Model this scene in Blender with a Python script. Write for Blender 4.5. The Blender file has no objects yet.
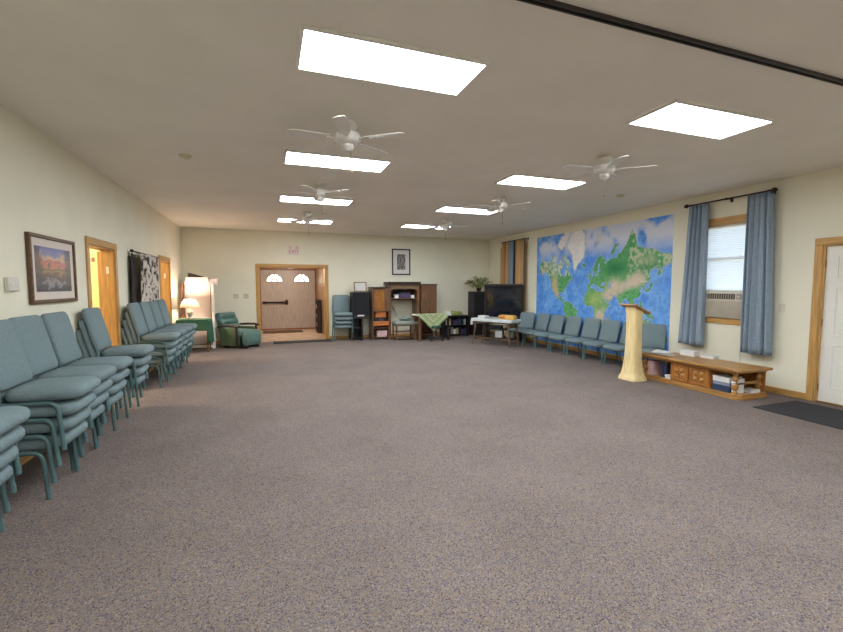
import bpy, bmesh, math, random
from mathutils import Vector, Matrix, noise
random.seed(7)
PI = math.pi
C = bpy.data.collections.new('room'); bpy.context.scene.collection.children.link(C)
XL, XR, YF, YB, H = -2.02, 6.80, 12.35, -3.6, 3.02

# ------------------------------------------------------------------ materials
def srgb(r, g, b):
    f = lambda v: (v/255/12.92) if v/255 <= .04045 else ((v/255+.055)/1.055)**2.4
    return (f(r), f(g), f(b), 1)
def mat(name, col, rough=.6, metal=0, var=0, scale=8, bump=0, bscale=200, stretch=None, spec=None, sheen=0):
    m = bpy.data.materials.new(name); m.use_nodes = True
    nt = m.node_tree; b = nt.nodes['Principled BSDF']
    b.inputs['Base Color'].default_value = srgb(*col)
    b.inputs['Roughness'].default_value = rough; b.inputs['Metallic'].default_value = metal
    if spec is not None: b.inputs['Specular IOR Level'].default_value = spec
    if sheen: b.inputs['Sheen Weight'].default_value = sheen
    tc = nt.nodes.new('ShaderNodeTexCoord'); mp = nt.nodes.new('ShaderNodeMapping')
    nt.links.new(tc.outputs['Object'], mp.inputs[0])
    if stretch: mp.inputs['Scale'].default_value = stretch
    if var:
        n = nt.nodes.new('ShaderNodeTexNoise'); n.inputs['Scale'].default_value = scale; n.inputs['Detail'].default_value = 5
        nt.links.new(mp.outputs[0], n.inputs['Vector'])
        r = nt.nodes.new('ShaderNodeValToRGB')
        r.color_ramp.elements[0].position = .3; r.color_ramp.elements[1].position = .7
        r.color_ramp.elements[0].color = srgb(*[max(0, c*(1-var)) for c in col])
        r.color_ramp.elements[1].color = srgb(*[min(255, c*(1+var)) for c in col])
        nt.links.new(n.outputs['Fac'], r.inputs[0]); nt.links.new(r.outputs[0], b.inputs['Base Color'])
    if bump:
        n2 = nt.nodes.new('ShaderNodeTexNoise'); n2.inputs['Scale'].default_value = bscale
        bp = nt.nodes.new('ShaderNodeBump'); bp.inputs['Strength'].default_value = bump; bp.inputs['Distance'].default_value = .01
        nt.links.new(tc.outputs['Object'], n2.inputs['Vector'])
        nt.links.new(n2.outputs['Fac'], bp.inputs['Height']); nt.links.new(bp.outputs[0], b.inputs['Normal'])
    return m
def wood(name, col, axis='z', rough=.45, var=.18):
    st = {'z': (14, 14, 1.2), 'x': (1.2, 14, 14), 'y': (14, 1.2, 14)}[axis]
    return mat(name, col, rough, var=var, scale=3, stretch=st)
def emit(name, col, s):
    m = bpy.data.materials.new(name); m.use_nodes = True
    b = m.node_tree.nodes['Principled BSDF']
    b.inputs['Base Color'].default_value = srgb(*col); b.inputs['Emission Color'].default_value = srgb(*col)
    b.inputs['Emission Strength'].default_value = s
    return m
def ramp_tex(m, kind, scale, stops, stretch=None, detail=3, interp='LINEAR'):
    nt = m.node_tree; b = nt.nodes['Principled BSDF']
    tc = nt.nodes.new('ShaderNodeTexCoord'); mp = nt.nodes.new('ShaderNodeMapping')
    nt.links.new(tc.outputs['Object'], mp.inputs[0])
    if stretch: mp.inputs['Scale'].default_value = stretch
    if kind == 'noise':
        n = nt.nodes.new('ShaderNodeTexNoise'); n.inputs['Detail'].default_value = detail; out = 'Fac'
    else:
        n = nt.nodes.new('ShaderNodeTexVoronoi'); out = 'Color'
    n.inputs['Scale'].default_value = scale
    nt.links.new(mp.outputs[0], n.inputs['Vector'])
    r = nt.nodes.new('ShaderNodeValToRGB'); r.color_ramp.interpolation = interp
    while len(r.color_ramp.elements) > 1: r.color_ramp.elements.remove(r.color_ramp.elements[0])
    r.color_ramp.elements[0].position = stops[0][0]; r.color_ramp.elements[0].color = srgb(*stops[0][1])
    for p, c in stops[1:]:
        e = r.color_ramp.elements.new(p); e.color = srgb(*c)
    nt.links.new(n.outputs[out], r.inputs[0]); nt.links.new(r.outputs[0], b.inputs['Base Color'])
    return n, r

M = {}
M['wall'] = mat('wall_paint', (238, 232, 209), .85, var=.012, scale=2, bump=.05, bscale=120)
M['ceil'] = mat('ceiling_paint', (240, 233, 220), .9, var=.015, scale=1.5, bump=.08, bscale=90)
M['oak'] = wood('oak_trim', (196, 150, 86), 'z', var=.1)
M['oakx'] = wood('oak_trim_x', (196, 150, 86), 'x', var=.1)
M['oaky'] = wood('oak_trim_y', (196, 150, 86), 'y', var=.1)
M['leaf'] = wood('door_leaf_wood', (226, 182, 110), 'z', var=.08)
M['white'] = mat('white_paint', (236, 232, 222), .5, var=.01)
M['fan'] = mat('fan_white', (232, 226, 216), .4, var=.01)
M['black'] = mat('black_plastic', (30, 30, 33), .45, var=.1)
M['blackwood'] = wood('black_wood', (42, 34, 32), 'z')
M['dmetal'] = mat('dark_bronze', (58, 42, 36), .4, metal=.6, var=.1)
M['steel'] = mat('steel', (150, 150, 150), .35, metal=.9, var=.05)
M['brass'] = mat('aged_brass', (150, 115, 60), .4, metal=.8, var=.1)
M['fabric'] = mat('teal_fabric', (124, 140, 143), .95, var=.05, scale=60, bump=.25, bscale=500, spec=.15)
M['ctube'] = mat('teal_tube_paint', (84, 112, 112), .38, var=.05)
M['rowfabric'] = M['fabric']
M['curtain'] = mat('blue_curtain_cloth', (146, 160, 174), .95, var=.04, scale=30, bump=.15, bscale=400, spec=.1)
M['benchoak'] = wood('bench_oak', (168, 122, 66), 'y', rough=.35)
M['benchdark'] = wood('bench_oak_panel', (168, 108, 50), 'z', rough=.4)
M['lectern'] = wood('lectern_maple', (236, 210, 154), 'z', var=.06)
M['lectop'] = wood('lectern_top_wood', (166, 126, 76), 'y')
M['cab'] = wood('cabinet_walnut', (112, 78, 54), 'z', rough=.35, var=.25)
M['cabdark'] = wood('cabinet_crown_dark', (62, 42, 34), 'x', rough=.4)
M['caborange'] = wood('cabinet_orange_oak', (196, 116, 58), 'x', rough=.4)
M['amber'] = mat('amber_glass', (150, 96, 46), .12, var=.2, scale=6)
M['green'] = mat('green_leather', (94, 124, 115), .35, var=.08, scale=12, bump=.1, bscale=60)
M['greencloth'] = mat('green_cloth', (56, 98, 72), .9, var=.08, scale=20)
M['armwood'] = wood('dark_arm_wood', (64, 44, 36), 'x')
M['paper'] = mat('white_paper', (232, 230, 226), .8, var=.02)
M['grey'] = mat('grey_cushion', (140, 146, 138), .9, var=.06, scale=30)
M['navy'] = mat('navy_card', (48, 62, 92), .6, var=.1)
M['red'] = mat('red_card', (150, 60, 50), .6, var=.1)
M['purple'] = mat('purple_card', (74, 58, 92), .6, var=.1)
M['tan'] = mat('tan_card', (190, 160, 116), .7, var=.06)
M['pink'] = mat('pink_card', (214, 178, 178), .7, var=.06)
M['vestdoor'] = wood('vestibule_door_wood', (178, 162, 152), 'z', var=.08)
M['vestframe'] = wood('vestibule_frame_wood', (128, 74, 44), 'z')
M['tile'] = mat('vestibule_tile', (196, 166, 140), .25, var=.08, scale=4)
M['mat'] = mat('entrance_mat', (44, 42, 46), .95, var=.25, scale=120, bump=.4, bscale=300)
M['matbrown'] = mat('brown_mat', (84, 58, 44), .95, var=.2, scale=100)
M['plant'] = mat('plant_leaf', (132, 144, 74), .6, var=.3, scale=30)
M['flower'] = mat('red_flower', (140, 50, 44), .7, var=.2, scale=30)
M['pot'] = mat('dark_pot', (60, 44, 38), .5, var=.1)
M['switch'] = mat('switch_plate', (226, 216, 196), .4, var=.01)
M['tan_panel'] = mat('grey_plastic', (206, 198, 182), .5, var=.02)
M['grille'] = mat('ac_grille', (186, 176, 158), .5, var=.04)
M['screen'] = mat('tv_screen', (26, 30, 40), .06, var=.1)
M['tvframe'] = mat('tv_frame', (26, 20, 22), .3, var=.1)
M['redlet'] = mat('red_letters', (206, 60, 52), .5, var=.02)
M['ceramic'] = mat('lamp_ceramic', (178, 176, 170), .25, var=.05)
M['diffuser'] = emit('light_diffuser', (238, 247, 255), 11)
M['whitebright'] = mat('white_board', (238, 228, 222), .6, var=.01)
M['edgebrown'] = wood('panel_edge_brown', (112, 76, 56), 'z')
M['tablewood'] = wood('table_leg_wood', (112, 84, 56), 'z')
M['tablecloth'] = mat('white_tablecloth', (202, 206, 206), .9, var=.03, scale=20)
M['orangebook'] = mat('guitar_yellow', (214, 168, 84), .5, var=.15, scale=6)
M['plastic'] = mat('thermostat_plastic', (216, 210, 196), .4, var=.01)
# carpet
cm = bpy.data.materials.new('carpet'); cm.use_nodes = True; M['carpet'] = cm
nt = cm.node_tree; b = nt.nodes['Principled BSDF']; b.inputs['Roughness'].default_value = 1; b.inputs['Specular IOR Level'].default_value = .05
tc = nt.nodes.new('ShaderNodeTexCoord')
vo = nt.nodes.new('ShaderNodeTexVoronoi'); vo.inputs['Scale'].default_value = 165; vo.inputs['Randomness'].default_value = .4
nt.links.new(tc.outputs['Object'], vo.inputs['Vector'])
rp = nt.nodes.new('ShaderNodeValToRGB'); rp.color_ramp.interpolation = 'CONSTANT'
sp = nt.nodes.new('ShaderNodeSeparateColor'); nt.links.new(vo.outputs['Color'], sp.inputs[0]); nt.links.new(sp.outputs[0], rp.inputs[0])
E_ = rp.color_ramp.elements
E_[0].position = 0; E_[0].color = srgb(131, 118, 111); E_[1].position = .3; E_[1].color = srgb(105, 102, 111)
for p, c in [(.48, (140, 124, 104)), (.66, (121, 105, 101)), (.84, (88, 77, 79)), (.93, (148, 138, 130))]:
    e = E_.new(p); e.color = srgb(*c)
n = nt.nodes.new('ShaderNodeTexNoise'); n.inputs['Scale'].default_value = 1.6; n.inputs['Detail'].default_value = 6
nt.links.new(tc.outputs['Object'], n.inputs['Vector'])
mx = nt.nodes.new('ShaderNodeMix'); mx.data_type = 'RGBA'; mx.blend_type = 'MULTIPLY'
r2 = nt.nodes.new('ShaderNodeMapRange'); r2.inputs[1].default_value = .3; r2.inputs[2].default_value = .7; r2.inputs[3].default_value = .9; r2.inputs[4].default_value = 1.06
nt.links.new(n.outputs['Fac'], r2.inputs[0])
cb = nt.nodes.new('ShaderNodeCombineColor')
for i in range(3): nt.links.new(r2.outputs[0], cb.inputs[i])
mx.inputs[0].default_value = 1
nt.links.new(rp.outputs[0], mx.inputs[6]); nt.links.new(cb.outputs[0], mx.inputs[7]); nt.links.new(mx.outputs[2], b.inputs['Base Color'])
bp = nt.nodes.new('ShaderNodeBump'); bp.inputs['Strength'].default_value = .5; bp.inputs['Distance'].default_value = .004
nt.links.new(vo.outputs['Distance'], bp.inputs['Height']); nt.links.new(bp.outputs[0], b.inputs['Normal'])
# glass, translucent shades
g = bpy.data.materials.new('window_glass'); g.use_nodes = True; M['glass'] = g
b = g.node_tree.nodes['Principled BSDF']; b.inputs['Transmission Weight'].default_value = 1; b.inputs['Roughness'].default_value = .02; b.inputs['Base Color'].default_value = (.95, .97, 1, 1)
b.inputs['IOR'].default_value = 1.02
def translucent(name, col, w=.5):
    m = mat(name, col, .9); nt = m.node_tree; b = nt.nodes['Principled BSDF']; o = nt.nodes['Material Output']
    t = nt.nodes.new('ShaderNodeBsdfTranslucent'); t.inputs[0].default_value = srgb(*col)
    s = nt.nodes.new('ShaderNodeMixShader'); s.inputs[0].default_value = w
    nt.links.new(b.outputs[0], s.inputs[1]); nt.links.new(t.outputs[0], s.inputs[2]); nt.links.new(s.outputs[0], o.inputs[0])
    return m
M['shade'] = translucent('roller_shade', (250, 247, 242), .7)
M['lampshade'] = translucent('lamp_shade_cloth', (248, 232, 216), .55)
# art
M['picture'] = mat('landscape_print', (90, 80, 80), .35)
M['treeprint'] = mat('tree_print', (90, 84, 80), .5)
ramp_tex(M['treeprint'], 'noise', 6, [(.3, (44, 40, 40)), (.5, (110, 100, 96)), (.7, (190, 184, 176))], stretch=(9, 1, 1.2), detail=6)
M['whitephoto'] = mat('white_photo', (214, 210, 208), .4)
M['hanging'] = mat('patterned_hanging', (120, 110, 100), .95, bump=.1)
ramp_tex(M['hanging'], 'noise', 8, [(.34, (36, 30, 32)), (.42, (92, 80, 76)), (.46, (190, 176, 160)), (.58, (222, 212, 200)), (.66, (110, 98, 92)), (.75, (40, 34, 36))], detail=5)
M['hangdark'] = mat('dark_hanging', (54, 46, 44), .95, var=.12, scale=10)
M['striped'] = None
def striped(name, cols, axis, scale, interp='CONSTANT', absx=False):
    m = bpy.data.materials.new(name); m.use_nodes = True; nt = m.node_tree; b = nt.nodes['Principled BSDF']; b.inputs['Roughness'].default_value = .95
    tc = nt.nodes.new('ShaderNodeTexCoord'); s = nt.nodes.new('ShaderNodeSeparateXYZ'); nt.links.new(tc.outputs['UV'], s.inputs[0])
    r = nt.nodes.new('ShaderNodeValToRGB'); r.color_ramp.interpolation = interp
    el = r.color_ramp.elements
    el[0].position = cols[0][0]; el[0].color = srgb(*cols[0][1]); el[1].position = cols[1][0]; el[1].color = srgb(*cols[1][1])
    for p, c in cols[2:]: e = el.new(p); e.color = srgb(*c)
    src = s.outputs[axis]
    if scale != 1:
        k = nt.nodes.new('ShaderNodeMath'); k.operation = 'MULTIPLY'; k.inputs[1].default_value = scale; nt.links.new(src, k.inputs[0])
        f = nt.nodes.new('ShaderNodeMath'); f.operation = 'FRACT'; nt.links.new(k.outputs[0], f.inputs[0]); src = f.outputs[0]
    nt.links.new(src, r.inputs[0]); nt.links.new(r.outputs[0], b.inputs['Base Color'])
    return m
M['striped'] = striped('striped_curtain_cloth', [(0, (200, 160, 118)), (.06, (190, 136, 88)), (.13, (92, 62, 46)), (.19, (202, 164, 120)), (.25, (160, 150, 132)),
    (.36, (96, 116, 138)), (.41, (132, 152, 170)), (.5, (92, 112, 138)), (.545, (40, 36, 46)), (.575, (168, 150, 124)), (.66, (214, 164, 106)), (.80, (180, 156, 124)), (.93, (120, 92, 66))], 0, 1)
M['afghan'] = striped('afghan_stripes', [(0, (140, 160, 96)), (.3, (204, 206, 172)), (.5, (150, 168, 110)), (.72, (176, 176, 140))], 1, 6)

# ------------------------------------------------------------------ mesh helpers
def new(): return bmesh.new()
def box(bm, x0, x1, y0, y1, z0, z1, mtx=None):
    v = [bm.verts.new((x, y, z)) for x in (x0, x1) for y in (y0, y1) for z in (z0, z1)]
    for f in ((0, 1, 3, 2), (4, 6, 7, 5), (0, 4, 5, 1), (2, 3, 7, 6), (0, 2, 6, 4), (1, 5, 7, 3)):
        bm.faces.new([v[i] for i in f])
    if mtx: bmesh.ops.transform(bm, matrix=mtx, verts=v)
    return v
def cbox(bm, cx, cy, cz, sx, sy, sz, mtx=None): return box(bm, cx-sx/2, cx+sx/2, cy-sy/2, cy+sy/2, cz-sz/2, cz+sz/2, mtx)
def tube(bm, pts, r, n=10, cap=True):
    pts = [Vector(p) for p in pts]; rings = []; prev = None
    rr = r if isinstance(r, (list, tuple)) else [r]*len(pts)
    for i, p in enumerate(pts):
        d = (pts[min(i+1, len(pts)-1)] - pts[max(i-1, 0)]).normalized()
        if prev is None:
            a = Vector((0, 0, 1)) if abs(d.z) < .9 else Vector((1, 0, 0)); u = d.cross(a).normalized()
        else: u = (prev - d*prev.dot(d)).normalized()
        prev = u; w = d.cross(u)
        rings.append([bm.verts.new(p + (u*math.cos(2*PI*k/n) + w*math.sin(2*PI*k/n))*rr[i]) for k in range(n)])
    for a, b_ in zip(rings, rings[1:]):
        for k in range(n): bm.faces.new((a[k], a[(k+1) % n], b_[(k+1) % n], b_[k]))
    if cap: bm.faces.new(rings[0][::-1]); bm.faces.new(rings[-1])
def lathe(bm, prof, n=24, c=(0, 0, 0), a0=0, mtx=None):
    rings = []; vs = []
    for r, z in prof:
        ring = [bm.verts.new((c[0]+max(r, 1e-4)*math.cos(a0+2*PI*k/n), c[1]+max(r, 1e-4)*math.sin(a0+2*PI*k/n), c[2]+z)) for k in range(n)]
        rings.append(ring); vs += ring
    for a, b_ in zip(rings, rings[1:]):
        for k in range(n): bm.faces.new((a[k], a[(k+1) % n], b_[(k+1) % n], b_[k]))
    bm.faces.new(rings[0][::-1]); bm.faces.new(rings[-1])
    if mtx: bmesh.ops.transform(bm, matrix=mtx, verts=vs)
def prism(bm, poly, t0, t1, axis='z', mtx=None):
    f = {'z': lambda a, b_, t: (a, b_, t), 'y': lambda a, b_, t: (a, t, b_), 'x': lambda a, b_, t: (t, a, b_)}[axis]
    A = [bm.verts.new(f(a, b_, t0)) for a, b_ in poly]; B = [bm.verts.new(f(a, b_, t1)) for a, b_ in poly]
    k = len(poly)
    for i in range(k): bm.faces.new((A[i], A[(i+1) % k], B[(i+1) % k], B[i]))
    bm.faces.new(A[::-1]); bm.faces.new(B)
    if mtx: bmesh.ops.transform(bm, matrix=mtx, verts=A+B)
def rrect(w, d, r, n=6):
    out = []
    for cx, cy, a0 in ((w/2-r, d/2-r, 0), (-w/2+r, d/2-r, PI/2), (-w/2+r, -d/2+r, PI), (w/2-r, -d/2+r, 1.5*PI)):
        for k in range(n+1):
            a = a0 + PI/2*k/n; out.append((cx+r*math.cos(a), cy+r*math.sin(a)))
    return out
def pad(bm, w, d, t, r=.06, edge=.03, crown=.012, mtx=None):
    """cushion: rounded rectangle in plan, soft rounded edge, slightly domed top; centre at origin, thickness t"""
    rings = []; vs = []
    prof = [(edge*.9, -t/2), (edge*.35, -t/2+.1*t), (0, -t/2+.35*t), (0, t/2-.4*t), (edge*.3, t/2-.15*t), (edge, t/2), (edge+.25*min(w, d)/2, t/2+crown*.7), (edge+.6*min(w, d)/2, t/2+crown)]
    for ins, z in prof:
        pts = rrect(w-2*ins, d-2*ins, max(.004, r-ins*.6) if (r-ins*.6) < min(w, d)/2-ins-.002 else max(.003, (min(w, d)-2*ins)/2-.004))
        ring = [bm.verts.new((x, y, z)) for x, y in pts]; rings.append(ring); vs += ring
    for a, b_ in zip(rings, rings[1:]):
        k = len(a)
        for i in range(k): bm.faces.new((a[i], a[(i+1) % k], b_[(i+1) % k], b_[i]))
    bm.faces.new(rings[0][::-1]); bm.faces.new(rings[-1])
    if mtx: bmesh.ops.transform(bm, matrix=mtx, verts=vs)
def sheet(bm, fn, nu, nv, uv=True):
    """surface fn(u,v)->xyz over the unit square"""
    lay = bm.loops.layers.uv.verify()
    V = [[bm.verts.new(fn(i/nu, j/nv)) for j in range(nv+1)] for i in range(nu+1)]
    for i in range(nu):
        for j in range(nv):
            f = bm.faces.new((V[i][j], V[i+1][j], V[i+1][j+1], V[i][j+1]))
            for l, (a, b_) in zip(f.loops, ((i, j), (i+1, j), (i+1, j+1), (i, j+1))): l[lay].uv = (a/nu, b_/nv)
def obj(name, bm, m, parent=None, bevel=0, smooth=True, solid=0, label=None, seg=2, keep=False):
    if not keep: bmesh.ops.recalc_face_normals(bm, faces=bm.faces)
    me = bpy.data.meshes.new(name); bm.to_mesh(me); bm.free()
    me.materials.append(m)
    if smooth: me.shade_smooth(); me.set_sharp_from_angle(angle=math.radians(38))
    o = bpy.data.objects.new(name, me); C.objects.link(o)
    if parent: o.parent = parent
    if solid:
        s = o.modifiers.new('s', 'SOLIDIFY'); s.thickness = solid; s.offset = 0
    if bevel:
        w = o.modifiers.new('b', 'BEVEL'); w.width = bevel; w.segments = seg; w.limit_method = 'ANGLE'
    if label: o['label'] = label
    return o
def thing(name, label, cat, loc=(0, 0, 0), rz=0, group=None):
    o = bpy.data.objects.new(name, None); C.objects.link(o); o.empty_display_size = .1
    o.location = loc; o.rotation_euler = (0, 0, rz); o['label'] = label; o['category'] = cat
    if group: o['group'] = group
    return o
def tag(o, label, cat, group=None, loc=None, rz=None):
    o['label'] = label; o['category'] = cat
    if group: o['group'] = group
    if loc: o.location = loc
    if rz is not None: o.rotation_euler = (0, 0, rz)
    return o
def struct(name, bm, m, **k):
    o = obj(name, bm, m, **k); o['kind'] = 'structure'; return o
def sroot(name, loc=(0, 0, 0), rz=0):
    o = bpy.data.objects.new(name, None); C.objects.link(o); o.location = loc; o.rotation_euler = (0, 0, rz); o['kind'] = 'structure'
    return o
def dup(root, loc, rz, label, group=None):
    r = root.copy(); C.objects.link(r); r.location = loc; r.rotation_euler = (0, 0, rz); r['label'] = label
    if group: r['group'] = group
    for ch in list(root.children):
        c = ch.copy(); C.objects.link(c); c.parent = r
        for g_ in ch.children:
            d = g_.copy(); C.objects.link(d); d.parent = c
    return r
def R(a, ax='Z'): return Matrix.Rotation(a, 4, ax)
def Tm(x, y, z): return Matrix.Translation((x, y, z))

# ------------------------------------------------------------------ room shell
def wall(name, axis, p0, p1, a0, a1, z0, z1, holes, m):
    bm = new()
    xs = sorted({a0, a1, *[h[0] for h in holes], *[h[1] for h in holes]})
    for s, e in zip(xs, xs[1:]):
        hs = sorted([(h[2], h[3]) for h in holes if h[0] <= s and h[1] >= e]); z = z0
        spans = []
        for lo, hi in hs:
            if lo > z: spans.append((z, lo))
            z = hi
        if z < z1: spans.append((z, z1))
        for lo, hi in spans:
            if axis == 'x': box(bm, p0, p1, s, e, lo, hi)
            else: box(bm, s, e, p0, p1, lo, hi)
    return struct(name, bm, m, smooth=False)
bm = new(); box(bm, XL-.15, XR+.15, YB, YF, -.1, 0); struct('floor', bm, M['carpet'], smooth=False)
bm = new(); box(bm, XL-.15, XR+.15, YB, YF+.1, H, H+.1); struct('ceiling', bm, M['ceil'], smooth=False)
D1 = (6.24, 7.16, 0, 2.04); D2 = (9.90, 10.74, 0, 2.06)
wall('wall_left', 'x', XL-.15, XL, YB, YF+.15, 0, H, [D1, D2], M['wall'])
W1 = (4.26, 5.12, 1.02, 2.52); W2 = (10.3, 11.5, .95, 2.6); D3 = (2.51, 3.46, 0, 2.06)
wall('wall_right', 'x', XR, XR+.15, YB, YF+.15, 0, H, [W1, W2, D3], M['wall'])
wall('wall_back', 'y', YF, YF+.15, XL, XR, 0, H, [(-.20, 1.57, 0, 2.05)], M['wall'])
wall('wall_front', 'y', YB-.15, YB, XL-.15, XR+.15, 0, H, [], M['wall'])
# vestibule beyond the wide opening
bm = new(); box(bm, -.40, 1.75, YF, 15.8, -.1, 0.0); struct('floor_vestibule', bm, M['tile'], smooth=False)
bm = new(); box(bm, -.40, 1.75, YF+.15, 15.95, 2.16, 2.26); struct('ceiling_vestibule', bm, M['wall'], smooth=False)
wall('wall_vestibule_left', 'x', -.40, -.28, YF+.15, 15.95, 0, 2.2, [], M['wall'])
M['vpanel'] = wood('vestibule_panelling', (140, 104, 72), 'z', var=.08)
wall('wall_vestibule_right', 'x', 1.66, 1.78, YF+.15, 15.95, 0, 2.2, [], M['vpanel'])
# side rooms behind the left wall
bm = new(); box(bm, -5.0, XL-.15, 5.0, 12.5, -.1, 0.0); struct('floor_side_room', bm, M['carpet'], smooth=False)
bm = new(); box(bm, -5.0, XL-.15, 5.0, 12.5, 2.5, 2.6); struct('ceiling_side_room', bm, M['ceil'], smooth=False)
M['cream'] = mat('cream_paint', (240, 222, 178), .85, var=.01)
wall('wall_side_room_left', 'x', -5.1, -5.0, 5, 12.5, 0, 2.5, [], M['cream'])
wall('wall_side_room_front', 'y', 4.9, 5.0, -5, XL-.15, 0, 2.5, [], M['cream'])
wall('wall_side_room_back', 'y', 12.5, 12.6, -5, XL-.15, 0, 2.5, [], M['cream'])
wall('wall_side_room_divider', 'y', 8.5, 8.6, -5, XL-.15, 0, 2.5, [], M['cream'])

def casing(parent, axis, pos, side, a0, a1, z1, w=.085, t=.02, z0=0, jamb=.15, full=False, mz=None, mh=None):
    """door or window casing around the hole a0..a1, z0..z1 on a wall face at pos; side=+1 when the room lies towards +axis"""
    mz = mz or M['oak']; mh = mh or (M['oaky'] if axis == 'x' else M['oakx'])
    def bb(bm, lo, hi, za, zb, d0, d1):
        p, q = sorted((pos+side*d0, pos+side*d1))
        if axis == 'x': box(bm, p, q, lo, hi, za, zb)
        else: box(bm, lo, hi, p, q, za, zb)
    bm = new(); bb(bm, a0-w, a0, z0, z1, 0, t); bb(bm, a1, a1+w, z0, z1, 0, t); obj('side_casing', bm, mz, parent, bevel=.005)
    bm = new(); bb(bm, a0-w, a1+w, z1, z1+w, 0, t+.004); obj('head_casing', bm, mh, parent, bevel=.005)
    bm = new(); bb(bm, a0, a0+.02, z0, z1, -jamb, 0); bb(bm, a1-.02, a1, z0, z1, -jamb, 0); obj('jamb', bm, mz, parent)
    bm = new(); bb(bm, a0+.02, a1-.02, z1-.02, z1, -jamb, 0); obj('head_jamb', bm, mh, parent)
    if full:
        bm = new(); bb(bm, a0-w, a1+w, z0-w, z0, 0, t); obj('sill', bm, mh, parent, bevel=.005)
# left door openings with open leaves
for nm, (a0, a1, _, z1), ang in (('door_1', D1, -68), ('door_2', D2, -72)):
    r = sroot(nm); casing(r, 'x', XL, 1, a0, a1, z1)
    lr = Tm(XL-.175, a1-.01, 0) @ R(math.radians(ang)) 
    bm = new(); box(bm, -.82, 0, -.02, .02, .01, z1-.03, lr); lf = obj('door_leaf', bm, M['leaf'], r, bevel=.003)
    bm = new(); lathe(bm, [(.008, 0), (.01, .03), (.028, .04), (.03, .055), (.02, .068), (.001, .07)], 16, mtx=lr @ Tm(-.75, -.02, 1.0) @ R(PI/2, 'X')); obj('door_knob', bm, M['brass'], lf)
    bm = new(); box(bm, -.5, -.28, -.06, -.02, 1.88, 1.94, lr); obj('door_closer', bm, M['steel'], lf, bevel=.004)
    bm = new(); box(bm, XL-.09, XL-.06, a1-.024, a1-.019, 1.70, 1.80); obj('strike_plate', bm, M['white'], r)
# right exterior door
r = sroot('door_3'); casing(r, 'x', XR, -1, D3[0], D3[1], D3[3], w=.09)
bm = new(); box(bm, XR+.03, XR+.07, D3[0]+.02, D3[1]-.02, .02, D3[3]-.022); lf = obj('door_leaf', bm, M['white'], r)
for pz0, pz1 in ((.2, .78), (.88, 1.52), (1.62, 1.92)):
    for py0, py1 in ((D3[0]+.13, D3[0]+.44), (D3[0]+.52, D3[1]-.13)):
        bm = new(); w = .022
        box(bm, XR+.022, XR+.031, py0, py1, pz0, pz0+w); box(bm, XR+.022, XR+.031, py0, py1, pz1-w, pz1)
        box(bm, XR+.022, XR+.031, py0, py0+w, pz0+w, pz1-w); box(bm, XR+.022, XR+.031, py1-w, py1, pz0+w, pz1-w)
        box(bm, XR+.024, XR+.031, py0+.05, py1-.05, pz0+.05, pz1-.05)
        obj('door_panel', bm, M['white'], lf, bevel=.003)
for z in (.2, 1.05, 1.82):
    bm = new(); tube(bm, [(XR+.015, D3[1]-.022, z-.05), (XR+.015, D3[1]-.022, z+.05)], .008); obj('hinge', bm, M['brass'], lf)
bm = new(); box(bm, XR-.01, XR+.03, 2.95, 3.2, 1.97, 2.03); obj('door_closer', bm, M['steel'], lf, bevel=.005)
bm = new(); box(bm, XR-.0, XR+.15, D3[0], D3[1], 0, .018); obj('threshold', bm, M['brass'], r)

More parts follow.
